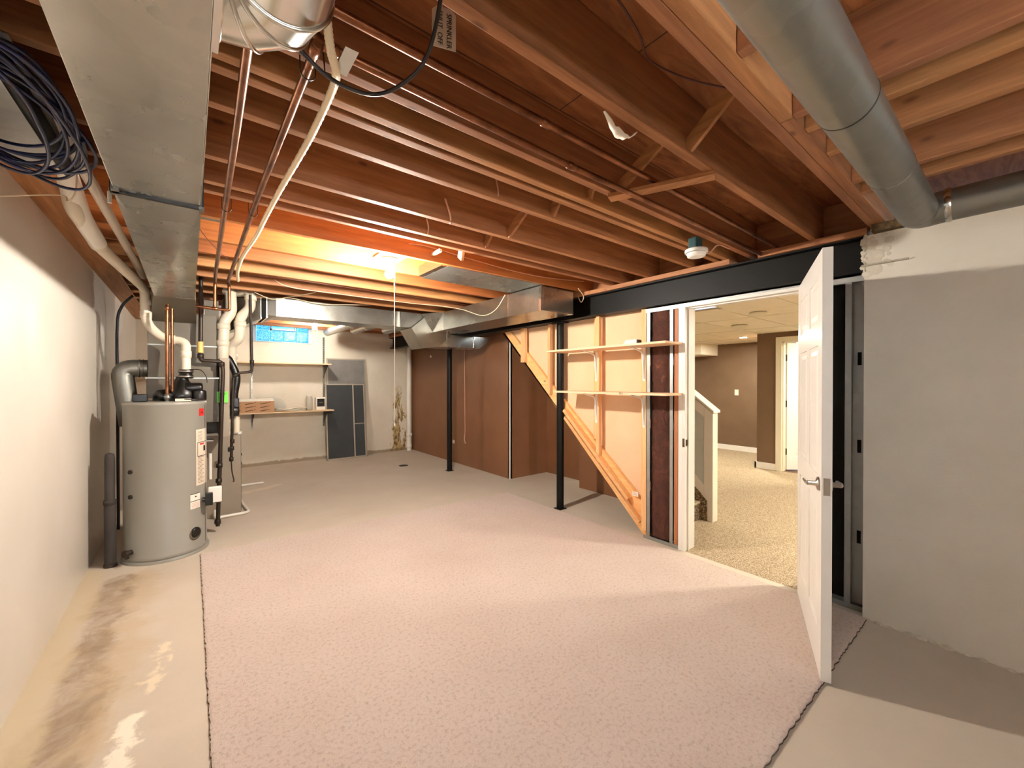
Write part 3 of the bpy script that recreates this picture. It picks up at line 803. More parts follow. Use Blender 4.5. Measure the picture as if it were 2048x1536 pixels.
tag(MB().box(1.45, 1.62, 6.83, 7.18, 2.375, 2.395).build('lamp_board', 'sy'), 'small board between joists that holds the farther bare bulb', 'board')

# smoke detector
sd = thing('smoke_detector', (2.50, 1.295, 2.2), 'round white smoke detector on a teal box under a joist above the doorway', 'smoke detector')
MB().box(2.46, 2.54, 1.273, 1.33, 2.235, 2.30).build('junction_box', 'teal', sd, bevel=.008)
MB().lathe((2.50, 1.295, 2.18), [(.040, 0), (.052, .004), (.056, .018), (.058, .024)], 'z', 32).build('detector_body', 'white', sd)
MB().lathe((2.50, 1.295, 2.207), [(.066, 0), (.068, .010), (.066, .020), (.04, .026)], 'z', 32).build('detector_base', 'white', sd)
MB().tube(smooth([(2.54, 1.29, 2.24), (2.59, 1.295, 2.225), (2.66, 1.285, 2.24), (2.72, 1.26, 2.294), (2.85, 1.25, 2.294)]), .005, 8).build('supply_cable', 'romexp', sd)

# ================================================================== DUCTS
# rectangular return duct on the left
rd = thing('return_duct', (-.08, 1.5, 2.05), 'wide flat galvanised duct running overhead along the left wall to the furnace', 'duct')
m = MB(); m.box(-.200, .035, -1.85, 1.925, 2.052, 2.265); m.build('duct_section', 'galvd', rd, bevel=.002)
m = MB(); A = [(-.202, 1.935, 2.05), (.037, 1.935, 2.05), (.037, 1.935, 2.267), (-.202, 1.935, 2.267)]
m.hexa(A, [(-.208, 4.12, 2.05), (.036, 4.12, 2.05), (.036, 4.12, 2.267), (-.208, 4.12, 2.267)])
# cross-broken belly
m.add([(-.202, 1.937, 2.0498), (.037, 1.937, 2.0498), (.036, 4.118, 2.0498), (-.208, 4.118, 2.0498), (-.085, 3.0, 2.041)], [(0, 1, 4), (1, 2, 4), (2, 3, 4), (3, 0, 4)])
m.build('duct_section', 'galvd', rd)
MB().box(-.210, .045, 1.922, 1.94, 2.044, 2.272).build('duct_seam', 'black', rd)
MB().box(-.205, -.185, 1.90, 1.96, 2.044, 2.064).box(.03, .046, 1.91, 1.95, 2.04, 2.05).build('drive_cleat', 'galv', rd)
MB().box(.0352, .0372, -1.8, 1.92, 2.050, 2.066).build('corner_flange', 'bright', rd)
# plenum and drop towards the furnace
pl = thing('return_plenum', (-.05, 4.95, 0.9), 'big dark grey sheet metal plenum box standing behind the water heater', 'plenum')
m = MB(); m.hexa([(-.215, 4.12, 2.05), (.04, 4.12, 2.05), (.04, 4.12, 2.265), (-.215, 4.12, 2.265)], [(-.26, 4.74, 1.93), (.05, 4.74, 1.93), (.05, 4.74, 2.26), (-.26, 4.74, 2.26)])
m.build('sloped_throat', 'furnd', pl)
MB().box(-.285, .20, 4.745, 5.25, 1.43, 2.02).build('plenum_upper', 'furnd', pl, bevel=.003)
MB().box(-.295, .215, 4.735, 5.26, 1.02, 1.425).build('plenum_lower', 'furnd', pl, bevel=.003)
MB().box(-.300, .220, 4.730, 5.265, 1.425, 1.436).build('plenum_seam', 'galv', pl)
MB().box(-.29, .205, 4.74, 5.255, 1.72, 1.73).build('plenum_seam', 'galv', pl)
MB().box(-.30, -.19, 4.70, 4.9, 1.02, 1.255).build('side_box', 'furn', pl)
# small round elbow on its left side
e_ = thing('intake_elbow', (-.40, 4.85, 1.2), 'dark shiny adjustable round elbow left of the plenum, pointing down', 'duct elbow')
m = MB(); m.tube(path([(-.29, 4.85, 1.515), (-.46, 4.85, 1.515), (-.405, 4.85, 1.02)], .10, 6), .075, 20); m.build('elbow_pipe', 'galvr', e_)
for k, x in enumerate((-.325, -.35)): MB().lathe((x, 4.85, 1.515), [(.077, 0), (.080, .004), (.080, .008), (.077, .012)], 'x', 24).build('elbow_ring', 'galvr', e_)
# round take-off elbow at the top of the picture
te = thing('round_elbow_duct', (.1, .8, 2.17), 'large bright round elbow leaving the left duct at the top edge', 'duct elbow')
cz = 2.172; R0 = .092
MB().box(.037, .048, .70, 1.02, 2.062, 2.262).build('takeoff_plate', 'bright', te)
def gring(a, k=1.0, n=40):
    r_ = Vector((math.sin(a), math.cos(a), 0)); c_ = Vector((.048, .885, cz)) + r_ * .093
    return [c_ + r_ * (R0 * k * math.cos(t)) + Vector((0, 0, R0 * k * math.sin(t))) for t in [2 * math.pi * q / n for q in range(n)]]
def loft(rings):
    m = MB(); n = len(rings[0]); vs = [p for r_ in rings for p in r_]
    m.add(vs, [(j_ * n + q, j_ * n + (q + 1) % n, (j_ + 1) * n + (q + 1) % n, (j_ + 1) * n + q) for j_ in range(len(rings) - 1) for q in range(n)], True); return m
AN = [0, math.radians(28), math.radians(60), math.radians(90)]
for a0_, a1_ in zip(AN[:-1], AN[1:]): loft([gring(a0_), gring(a1_)]).build('elbow_gore', 'bright', te)
for a_ in AN: MB().tube(gring(a_, 1.0), .0045, 8, closed=True).build('gore_bead', 'bright', te)
MB().tube([(.141, .885, cz), (.141, -1.85, cz)], R0 - .0015, 40).build('round_pipe', 'bright', te)

# round duct at the right
rr = thing('round_supply_duct', (1.8, .316, 2.1), 'dull grey round duct crossing below the cross joists at the upper right', 'duct')
MB().tube([(.3, .316, 2.175), (1.43, .316, 2.175)], .0715, 36).build('pipe_section', 'galvr', rr)
MB().tube([(1.38, .316, 2.175), (2.00, .316, 2.175)], .0705, 36).build('pipe_section', 'galvr', rr)
MB().tube([(1.95, .316, 2.175), (2.60, .316, 2.175)], .0695, 36).build('pipe_section', 'galvr', rr)
MB().tube([(1.428, .316, 2.175), (1.434, .316, 2.175)], .0722, 36).build('joint_line', 'black', rr)
MB().tube([(1.998, .316, 2.175), (2.003, .316, 2.175)], .0713, 36).build('joint_line', 'bright', rr)
eb = MB().tube(path([(2.58, .316, 2.175), (2.66, .316, 2.18), (2.67, .225, 2.19)], .07, 6), .0705, 32).build('pipe_elbow', 'galvr', rr)
MB().tube([(2.67, .235, 2.19), (2.67, .227, 2.19), (2.67, .219, 2.19), (2.67, .211, 2.19)], .07, 32, radii=[.0705, .075, .075, .0705]).build('elbow_bead', 'bright', rr)
MB().tube([(2.67, .22, 2.19), (2.67, -1.85, 2.19)], .0695, 32).build('pipe_section', 'galvr', rr)

# long rectangular supply duct far back
sd_ = thing('main_supply_duct', (1.5, 5.17, 2.1), 'long rectangular galvanised duct hanging crosswise in front of the glass block window', 'duct')
MB().box(.73, 2.10, 5.0, 5.33, 2.10, 2.296).build('duct_section', 'galv', sd_, bevel=.002)
m = MB(); m.hexa([(2.105, 5.0, 2.10), (2.105, 5.33, 2.10), (2.105, 5.33, 2.296), (2.105, 5.0, 2.296)], [(2.50, 4.98, 2.10), (2.50, 5.33, 2.10), (2.50, 5.33, 2.296), (2.50, 4.98, 2.296)])
m.build('duct_section', 'galv', sd_)
MB().prism([(2.26, 2.095), (2.42, 1.84), (2.66, 1.875), (2.86, 2.045), (2.52, 2.29), (2.50, 2.296)], 'y', 4.955, 5.33).build('offset_fitting', 'galv', sd_)
MB().prism([(2.66, 1.872), (3.32, 1.88), (3.56, 2.046), (2.80, 2.046)], 'y', 4.958, 5.33).build('lower_section', 'galvd', sd_)
for x in (2.1, 3.22): MB().box(x - .006, x + .006, 4.945, 4.958 if x > 3 else 5.0, 1.885 if x > 3 else 2.098, 2.04 if x > 3 else 2.298).build('slip_joint', 'bright', sd_)
for x, a, b_, yy in ((.80, 2.12, 2.299, 4.997), (2.04, 2.11, 2.299, 4.997), (2.78, 1.90, 2.12, 4.952)):
    MB().box(x - .012, x + .012, yy - .002, yy, a, b_).build('hanger_strap', 'galvd', sd_)
m = MB(); m.hexa([(.73, 5.0, 2.10), (.73, 5.33, 2.10), (.73, 5.33, 2.296), (.73, 5.0, 2.296)], [(.645, 5.02, 2.11), (.645, 5.5, 2.07), (.645, 5.5, 2.28), (.645, 5.02, 2.28)])
m.hexa([(.60, 5.05, 2.07), (.60, 5.55, 2.07), (.60, 5.55, 2.28), (.60, 5.05, 2.28)], [(.28, 5.2, 1.90), (.28, 5.6, 1.90), (.28, 5.6, 2.28), (.28, 5.2, 2.28)])
m.build('plenum_takeoff', 'galv', sd_)
MB().box(.602, .643, 5.03, 5.48, 2.08, 2.285).build('flexible_connector', 'dark', sd_)
MB().box(.640, .652, 5.01, 5.5, 2.075, 2.296).box(.592, .604, 5.04, 5.54, 2.065, 2.29).build('collar', 'bright', sd_)
# trunk duct next to the beam
tr = thing('trunk_duct', (2.75, 3.7, 2.06), 'shiny rectangular trunk duct running alongside the black beam with a capped end', 'duct')
m = MB(); m.box(2.560, 2.99, 2.80, 3.30, 2.062, 2.290); m.build('duct_section', 'galv', tr, bevel=.002)
m = MB(); m.box(2.562, 2.98, 3.305, 4.66, 2.062, 2.290); m.build('duct_section', 'galv', tr, bevel=.002)
MB().box(2.575, 2.975, 2.792, 2.80, 2.075, 2.278).build('end_cap', 'galvd', tr)
MB().box(2.554, 2.562, 2.795, 2.825, 2.058, 2.292).box(2.555, 2.563, 3.292, 3.312, 2.058, 2.292).build('slip_joint', 'bright', tr)
m = MB(); m.hexa([(2.562, 4.66, 2.062), (2.98, 4.66, 2.062), (2.98, 4.66, 2.29), (2.562, 4.66, 2.29)], [(2.56, 4.955, 2.06), (2.98, 4.955, 2.06), (2.98, 4.955, 2.29), (2.40, 4.955, 2.29)])
m.build('transition', 'galvd', tr)
# sheet metal pan under the joist bay
pn = thing('joist_bay_pan', (2.05, 3.03, 2.29), 'flat galvanised sheet nailed under one joist bay beside the nearer bulb', 'sheet metal')
m = MB(); m.box(1.58, 2.60, 2.80, 3.262, 2.2965, 2.2985); m.build('pan_sheet', 'galvd', pn)
m = MB(); m.hexa([(1.53, 2.815, 2.297), (1.58, 2.815, 2.297), (1.58, 2.815, 2.30), (1.53, 2.815, 2.30)], [(1.53, 3.22, 2.297), (1.58, 3.22, 2.297), (1.58, 3.22, 2.30), (1.53, 3.22, 2.30)])
m.box(1.53, 1.534, 2.815, 3.22, 2.30, 2.38); m.build('pan_end', 'bright', pn)
# round branches towards the far wall
for x, y1, z, lab in ((1.80, 7.3, 2.215, 'white glowing round branch duct next to the farther bulb'), (2.02, 6.6, 2.20, 'small round branch duct behind the long rectangular duct'), (2.45, 6.4, 2.21, 'short round branch duct close to the brown boarding')):
    b_ = thing('round_branch_duct', (x, 6.2, z - .06), lab, 'duct', 'round branch ducts')
    MB().tube([(x, 5.33, z), (x + .02, y1, z + .01)], .062, 22).build('branch_pipe', 'galv', b_)
    MB().tube([(x + .008, 5.9, z), (x + .008, 5.92, z)], .066, 22).build('branch_ring', 'bright', b_)

# ================================================================== WATER HEATER
TX, TY, TR = -.150, 4.40, .268
wh = thing('water_heater', (TX, TY, 0), 'tall grey tank water heater with a black blower on top by the left wall', 'water heater')
MB().lathe((TX, TY, .02), [(TR - .004, 0), (TR, .006), (TR, .03), (TR - .004, .034), (TR - .004, 1.19), (TR - .001, 1.193), (TR - .001, 1.212), (TR - .012, 1.218), (.02, 1.222)], 'z', 64).build('tank_jacket', 'tank', wh)
MB().lathe((TX, TY, .0), [(TR + .012, 0), (TR + .012, .02), (TR - .03, .02)], 'z', 64).build('base_ring', 'tank', wh)
def patch(a0, a1, z0, z1, mat, name, off=.0015, n=8, par=None):
    """thin label wrapped on the tank, angles in degrees"""
    m = MB(); vs = []
    for z in (z0, z1):
        for r in (TR - .004, TR - .004 + off):
            for i in range(n + 1):
                a = math.radians(a0 + (a1 - a0) * i / n); vs.append((TX + r * math.cos(a), TY + r * math.sin(a), z))
    N = n + 1; fs = []
    for i in range(n):
        fs += [(N + i, N + i + 1, 3 * N + i + 1, 3 * N + i), (i, i + 1, 2 * N + i + 1, 2 * N + i), (i, i + 1, N + i + 1, N + i), (2 * N + i, 2 * N + i + 1, 3 * N + i + 1, 3 * N + i)]
    m.add(vs, fs); return m.build(name, mat, par or wh)
patch(-37, -24, 1.115, 1.175, 'red', 'red_sticker', .002)
patch(-33, -27, 1.14, 1.147, 'ink', 'sticker_mark', .0026)
lb = patch(-44, -12, .545, 1.005, 'label', 'instruction_label')
for i in range(24): patch(-41, -30 if i % 3 else -25, .565 + i * .0115, .568 + i * .0115, 'inkbr', 'label_lines', .0022, par=lb)if i < 20 else None
patch(-41.5, -14, .78, .785, 'ink', 'warning_frame', .0024, par=lb); patch(-41.5, -14, .895, .90, 'ink', 'warning_frame', .0024, par=lb)
patch(-41.5, -40.5, .78, .90, 'ink', 'warning_frame', .0024, par=lb); patch(-26, -20, .82, .865, 'ink', 'warning_symbol', .0024, par=lb)
patch(-36, -24, .875, .889, 'red', 'warning_bar', .0024, par=lb)
for i in range(8): patch(-41, -30, .915 + i * .010, .917 + i * .010, 'inkbr', 'label_lines', .0022, par=lb)
lc = patch(-55, -36, .365, .485, 'paper', 'small_label')
patch(-55, -36, .424, .429, 'ink', 'small_label_bar', .0024, par=lc); patch(-55, -36, .482, .486, 'ink', 'small_label_bar', .0024, par=lc)
patch(-47, -44, .455, .466, 'ink', 'small_label_symbol', .0024, par=lc)
for i in range(4): patch(-53, -38, .375 + i * .011, .377 + i * .011, 'tape', 'small_label_text', .0022, par=lc)
patch(-19.5, -18.0, .05, 1.2, 'furnd', 'jacket_seam', .002)
# round black access cover low on the tank
a = math.radians(-46); dr = Vector((math.cos(a), math.sin(a), 0)); c0 = Vector((TX, TY, .17)) + dr * (TR - .008)
def disc_on(c, d, r, t_, n=28):
    m = MB(); m.tube([c, c + d * t_ * .7, c + d * t_], r, n, radii=[r, r, r * .85]); return m
disc_on(c0 + Vector((0, 0, -.012)), dr, .050, .010).build('access_gasket', 'furnd', wh); disc_on(c0, dr, .042, .018).build('access_cover', 'black', wh)
a = math.radians(-140); dr = Vector((math.cos(a), math.sin(a), 0)); c0 = Vector((TX, TY, .10)) + dr * (TR - .004)
MB().tube([c0, c0 + dr * .035], .018, 14).tube([c0 + dr * .035, c0 + dr * .05], .028, 10).tube([c0 + dr * .03, c0 + dr * .03 + Vector((0, 0, -.04))], .012, 12).build('drain_valve', 'iron', wh)
for z in (.52, .71):
    c0 = Vector((TX, TY, z)) + dr * (TR - .004); MB().tube([c0, c0 + dr * .012], .016, 14).build('side_port', 'iron', wh)
# blower
bl = MB()
bl.lathe((TX + .10, TY + .02, 1.24), [(.02, 0), (.10, .004), (.115, .03), (.105, .07), (.085, .12), (.05, .165), (.040, .19), (.040, .20)], 'z', 24)
bl.lathe((TX - .01, TY - .02, 1.245), [(.02, 0), (.075, .004), (.075, .05), (.05, .085), (.02, .09)], 'z', 20)
bo = bl.build('blower_housing', 'black', wh)
MB().lathe((TX + .12, TY - .03, 1.345), [(.02, 0), (.043, .004), (.045, .02), (.045, .10), (.04, .115), (.02, .12)], 'x', 22).build('blower_motor', 'black', bo)
MB().lathe((TX + .215, TY - .05, 1.242), [(.048, 0), (.05, .01), (.05, .075), (.045, .085), (.02, .087)], 'z', 22).build('control_can', 'black', bo)
MB().box(TX - .20, TX - .11, TY - .12, TY - .04, 1.242, 1.30).build('transformer_box', 'black', bo, bevel=.006)
MB().box(TX + .06, TX + .16, TY - .20, TY - .15, 1.242, 1.262).build('control_board', 'label', bo)
MB().lathe((-.023, 4.42, 1.425), [(.044, 0), (.050, .004), (.050, .028), (.044, .034), (.044, .046), (.050, .05), (.050, .07), (.044, .075)], 'z', 24).build('rubber_coupling', 'black', wh)
MB().lathe((-.023, 4.42, 1.436), [(.051, 0), (.0525, .001), (.0525, .011), (.051, .012)], 'z', 24).lathe((-.023, 4.42, 1.48), [(.051, 0), (.0525, .001), (.0525, .011), (.051, .012)], 'z', 24).build('hose_clamp', 'chrome', wh)
MB().tube(smooth([(.0, 4.40, 1.50), (.07, 4.38, 1.50), (.11, 4.37, 1.45), (.12, 4.37, 1.39)]), .004, 8).build('vacuum_tube', 'cabblk', wh)
MB().tube(smooth([(-.12, 4.28, 1.25), (-.08, 4.22, 1.26), (.02, 4.2, 1.255), (.10, 4.25, 1.25)]), .004, 8).build('wire_loom', 'cabblk', wh)
MB().lathe((-.140, 4.28, 1.238), [(.016, 0), (.016, .02), (.022, .022), (.022, .045), (.013, .05), (.018, .052), (.018, .062)], 'z', 14).build('water_nipple', 'galv', wh)
# gas valve with white cover
MB().box(.10, .15, 4.21, 4.26, .37, .47).cyl((.08, 4.235, .42), .018, .05, 'x', 14).build('gas_control', 'black', wh, bevel=.004)
MB().box(.12, .215, 4.30, 4.34, .365, .50).build('gas_cover', 'white', wh, bevel=.008)

# grey foam-sleeved pipe standing left of the tank
fp = thing('foam_wrapped_pipe', (-.475, 4.30, 0), 'dark foam sleeved pipe standing between water heater and left wall', 'pipe')
MB().lathe((-.475, 4.30, .02), [(.034, 0), (.034, .48), (.030, .484), (.030, .80), (.026, .83), (.008, .84)], 'z', 22).build('foam_sleeve', 'rubber', fp)
MB().lathe((-.475, 4.30, .47), [(.036, 0), (.038, .003), (.038, .03), (.036, .033)], 'z', 22).build('sleeve_joint', 'rubber', fp)
MB().lathe((-.475, 4.30, 0), [(.04, 0), (.04, .02), (.03, .02)], 'z', 18).build('pipe_foot', 'iron', fp)

# ================================================================== FURNACE
fu = thing('furnace', (.2, 5.45, 0), 'tall taupe furnace cabinet behind the water heater with pipes into its top', 'furnace')
MB().box(-.10, .425, 5.17, 5.80, .0, .845).build('blower_cabinet', 'furn', fu, bevel=.004)
MB().box(-.10, .432, 5.163, 5.81, .845, .868).build('cabinet_top', 'white', fu)
MB().box(.425, .427, 5.17, 5.18, .03, .83).build('cabinet_edge', 'ink', fu)
MB().box(-.10, .26, 5.27, 5.8, .868, 1.66).build('burner_cabinet', 'furnd', fu, bevel=.003)
MB().box(.222, .30, 4.72, 5.15, .872, 1.62).build('cabinet_side', 'furn', fu, bevel=.003)
MB().box(.305, .365, 5.22, 5.26, .868, 1.60).build('inner_panel', 'bluegrey', fu)
MB().box(.12, .23, 5.02, 5.3, 1.66, 2.20).build('supply_riser', 'furnd', fu)
MB().box(.232, .252, 5.015, 5.02, 1.66, 2.16).box(.113, .12, 5.015, 5.02, 1.66, 2.2).build('riser_flange', 'bright', fu)
gs = MB().box(.20, .285, 4.70, 4.715, 1.20, 1.305).build('green_notice', 'green', fu)
for i, z in enumerate((1.29, 1.275, 1.255)): MB().box(.21, .275 - .01 * i, 4.6985, 4.70, z - .0025, z + .0005).build('notice_text', 'ink', gs)
MB().tube(smooth([(.26, 5.08, 1.65), (.32, 5.08, 1.62), (.38, 5.06, 1.45), (.36, 5.06, 1.25), (.37, 5.06, 1.05)]), .035, 14).build('inducer_hose', 'black', fu)
MB().lathe((.30, 5.06, 1.10), [(.02, 0), (.055, .004), (.058, .02), (.058, .09), (.05, .10), (.02, .104)], 'x', 20).build('inducer_motor', 'black', fu)
MB().box(.33, .40, 5.02, 5.08, 1.13, 1.23).build('inducer_box', 'black', fu, bevel=.006)
MB().cyl((.385, 5.12, .868), .028, .16).cyl((.31, 5.14, .868), .022, .10).build('drain_stubs', 'pvc', fu)
MB().box(.36, .42, 5.18, 5.24, .868, .895).build('top_grommet', 'black', fu)
MB().cyl((.13, 5.14, .80), .018, .06, 'x').build('cabinet_valve', 'chrome', fu)
for z in (.60, .50): MB().cyl((.427, 5.35, z), .014, .02, 'x', 12).build('side_knob', 'iron', fu)

# PVC combustion pipes above the furnace
def pvc(name, pts, r, mat, lab, rad=.06, couplings=(), cat='pipe', group='plastic vent pipes'):
    t_ = thing(name, pts[0], lab, cat, group)
    P = path(pts, rad, 6); MB().tube(P, r, 20).build('pipe_run', mat, t_)
    for c, d in couplings:
        c, d = Vector(c), Vector(d).normalized()
        MB().tube([c - d * .03, c - d * .028, c + d * .028, c + d * .03], r, 20, radii=[r, r * 1.16, r * 1.16, r]).build('coupling', mat, t_)
    return t_
pvc('vent_pipe', [(.30, 5.05, 2.33), (.33, 5.02, 2.30), (.335, 5.0, 2.10), (.272, 5.0, 2.0), (.262, 5.0, 1.66), (.262, 5.04, 1.56)], .050, 'pvc', 'thick cream plastic vent pipe with a capped looking lower bend, left of the pair', .05, (((.268, 5.0, 1.95), (0, 0, 1)), ((.263, 5.0, 1.78), (0, 0, 1))))
pvc('vent_pipe', [(.40, 5.12, 2.33), (.495, 5.02, 2.33), (.50, 5.0, 2.16), (.41, 5.02, 2.06), (.405, 5.04, 1.84), (.34, 5.12, 1.78), (.345, 5.16, 1.60), (.350, 5.16, .90)], .047, 'pvc', 'cream plastic vent pipe with several bends, right of the pair, by the glass block window', .05, (((.50, 5.0, 2.27), (0, 0, 1)), ((.41, 5.03, 1.99), (0, 0, 1)), ((.345, 5.16, 1.66), (0, 0, 1)), ((.35, 5.16, 1.0), (0, 0, 1))))
pvc('heater_vent_pipe', [(-.44, 2.72, 2.40), (-.43, 2.80, 2.22), (-.41, 3.38, 2.19), (-.285, 4.50, 2.16), (-.280, 4.52, 1.88), (-.17, 4.50, 1.755), (-.02, 4.46, 1.745), (-.023, 4.42, 1.62), (-.023, 4.42, 1.495)], .033, 'pvc', 'cream plastic exhaust pipe running along the left wall and down to the blower', .07,
    (((-.28, 4.515, 2.06), (0, .02, -1)), ((-.28, 4.52, 1.95), (0, 0, -1)), ((-.12, 4.49, 1.752), (1, -.2, 0)), ((-.023, 4.42, 1.63), (0, 0, 1)), ((-.412, 3.33, 2.192), (.02, .58, -.03))))
tag(MB().tube(smooth([(-.43, 2.55, 2.36), (-.425, 2.72, 2.30), (-.42, 2.92, 2.225), (-.41, 3.30, 2.195)]), .0405, 20).build('bright_bend', 'pvcw'), 'bright white plastic bend of the exhaust pipe near the cable coil', 'pipe bend')
pvc('white_water_pipe', [(-.325, 1.95, 2.268), (-.334, 2.31, 2.262), (-.29, 4.45, 2.25)], .022, 'pvcg', 'thin grey white pipe running overhead left of the wide duct', .05)
tag(MB().tube([(-.40, .9, 2.25), (-.385, 2.0, 2.25), (-.38, 2.4, 2.25)], .024, 14).build('drain_pipe', 'steelblk'), 'dark grey pipe overhead behind the coiled cable', 'pipe')
# condensate pipe on the floor
m = MB(); m.tube(path([(.20, 5.10, .10), (.20, 5.09, .018), (.46, 5.11, .018), (.49, 5.14, .018), (.46, 5.62, .018), (.46, 5.8, .018)], .03), .015, 12)
tag(m.build('condensate_pipe', 'pvcw'), 'white plastic drain pipe lying around the foot of the furnace', 'pipe')
tag(MB().tube([(.47, 6.48, .016), (.75, 6.49, .016), (.79, 6.5, .010)], .014, 12).build('condensate_pipe', 'pvcw'), 'short white drain pipe lying on the floor to the right of the furnace', 'pipe')
tag(MB().tube([(.155, 4.92, .45), (.155, 4.92, .70)], .014, 12).build('condensate_pipe', 'pvcw'), 'short upright white pipe between heater and furnace', 'pipe')

# gas pipes
def iron(pts, r, lab, fit=(), rad=.03):
    t_ = thing('gas_pipe', pts[0], lab, 'pipe', 'black iron gas pipes')
    MB().tube(path(pts, rad, 4), r, 14).build('pipe_run', 'iron', t_)
    for c, d in fit:
        c, d = Vector(c), Vector(d).normalized()
        MB().tube([c - d * .022, c - d * .018, c + d * .018, c + d * .022], r, 8, radii=[r, r * 1.5, r * 1.5, r]).build('pipe_fitting', 'iron', t_)
    return t_
iron([(.085, 4.66, 2.36), (.083, 4.66, 2.0), (.078, 4.65, 1.59), (.235, 4.65, 1.585), (.245, 4.65, 1.50), (.20, 4.65, .06)], .017,
     'black iron gas pipe coming down beside the duct and past the water heater', (((.08, 4.65, 1.63), (0, 0, 1)), ((.235, 4.65, 1.56), (0, 0, 1)), ((.215, 4.65, .62), (0, 0, 1)), ((.21, 4.65, .48), (0, 0, 1)), ((.203, 4.65, .30), (0, 0, 1)), ((.20, 4.65, .10), (0, 0, 1))))
tag(MB().tube([(.078, 4.645, 1.66), (.078, 4.645, 1.76)], .023, 14).build('valve_handle', 'yellow'), 'yellow plastic sleeve on the gas pipe above the first elbow', 'valve')
g2 = iron([(.492, 4.95, 2.29), (.505, 4.95, 1.50), (.385, 4.95, 1.485), (.345, 4.95, 1.44), (.325, 4.95, .60)], .013,
     'thinner black gas pipe dropping in front of the shelves and into the furnace side', (((.505, 4.95, 1.60), (0, 0, 1)), ((.36, 4.95, 1.46), (1, 0, .5)), ((.335, 4.95, .80), (0, 0, 1)), ((.331, 4.95, .73), (0, 0, 1)), ((.326, 4.95, .62), (0, 0, 1))))
MB().tube(smooth([(.325, 4.94, .60), (.33, 4.93, .50), (.345, 4.92, .41), (.335, 4.92, .40)]), .006, 8).build('drip_leg_hook', 'iron', g2)
MB().box(.296, .325, 4.92, 4.945, .70, .745).build('valve_lever', 'black', g2, bevel=.003)

# ================================================================== COPPER
def copper(pts, r, lab, rad=.03, fit=()):
    t_ = thing('copper_pipe', pts[0], lab, 'pipe', 'copper water pipes')
    MB().tube(path(pts, rad, 5), r, 14).build('pipe_run', 'copper', t_)
    for c, d in fit:
        c, d = Vector(c), Vector(d).normalized()
        MB().tube([c - d * .02, c - d * .018, c + d * .018, c + d * .02], r, 14, radii=[r, r * 1.2, r * 1.2, r]).build('pipe_coupling', 'copper', t_)
    return t_
copper([(.115, .9, 2.27), (.13, 1.645, 2.27), (.165, 3.98, 2.262), (.175, 4.33, 2.255), (.172, 4.34, 2.03)], .0125, 'copper pipe running overhead towards the furnace, left of the pair')
copper([(.262, 1.135, 2.268), (.254, 2.27, 2.265), (.262, 4.25, 2.262), (.275, 4.33, 2.24), (.277, 4.33, 2.02), (.17, 4.33, 2.025), (-.13, 4.30, 2.035), (-.140, 4.29, 2.0), (-.140, 4.28, 1.295)], .0125,
       'copper pipe running overhead right of the pair, then down into the water heater', .025, (((.172, 4.33, 2.025), (1, 0, 0)), ((-.138, 4.29, 1.99), (0, 0, 1)), ((.260, 1.16, 2.268), (0, 1, 0))))
copper([(.262, 1.15, 2.30), (.285, 1.140, 2.275), (1.2, 1.155, 2.275), (1.69, 1.15, 2.275), (3.26, 1.15, 2.282)], .0125, 'long copper pipe running under the joists towards the beam, lower of the two', .02,
       (((1.22, 1.155, 2.275), (1, 0, 0)), ((.295, 1.140, 2.275), (1, 0, 0))))
copper([(.15, 1.07, 2.32), (3.28, 1.07, 2.322)], .0125, 'long copper pipe close beside the tall clear joist, upper of the two', .02, (((1.0, 1.07, 2.32), (1, 0, 0)),))
tag(MB().tube([(-.110, 4.31, 1.32), (-.110, 4.31, 1.99)], .010, 12).build('copper_pipe', 'copper'), 'second thin copper riser just behind the heater inlet pipe', 'pipe', 'copper water pipes')
# wire hooks holding pipes
for (x, y, lab) in ((.148, 2.47, 'left of the pair'), (.258, 2.455, 'right of the pair'), (.262, 1.25, 'near the round elbow')):
    tag(MB().tube([(x - .02, y, 2.31)] + [(x + .02 * math.cos(a), y, 2.262 + .02 * math.sin(a)) for a in [math.pi * (1 + k / 8) for k in range(9)]] + [(x + .02, y, 2.31)], .002, 6).build('pipe_hook', 'iron'),
        'thin wire hook holding the copper pipe ' + lab, 'hook', 'wire pipe hooks')

# flexible conduit
fx = thing('flexible_conduit', (.32, 1.2, 2.24), 'pale twisted flexible conduit snaking overhead towards the vent pipes', 'conduit')
P = smooth([(.27, 1.085, 2.31), (.292, 1.13, 2.262), (.318, 1.181, 2.25), (.334, 1.269, 2.262), (.338, 1.479, 2.262), (.336, 1.67, 2.262), (.323, 2.095, 2.262), (.317, 2.462, 2.262), (.313, 2.847, 2.262), (.291, 3.375, 2.262), (.30, 3.85, 2.262), (.33, 4.2, 2.262)], 14)
m = MB(); m.tube(P, .0105, 12, radii=[.0105 + (.0016 if i % 2 else 0) for i in range(len(P))]); m.build('conduit_run', 'romex', fx)
tag(MB().tube([(.295, 1.22, 2.32), (.30, 1.22, 2.255), (.335, 1.235, 2.248), (.355, 1.24, 2.32)], .002, 6).build('pipe_hook', 'iron'), 'bent wire hook holding the flexible conduit near the round elbow', 'hook', 'wire pipe hooks')
tag(MB().box(.318, .352, 1.092, 1.20, 2.262, 2.2635).build('metal_strap', 'galvd'), 'short grey strap hanging beside the copper elbow', 'strap')

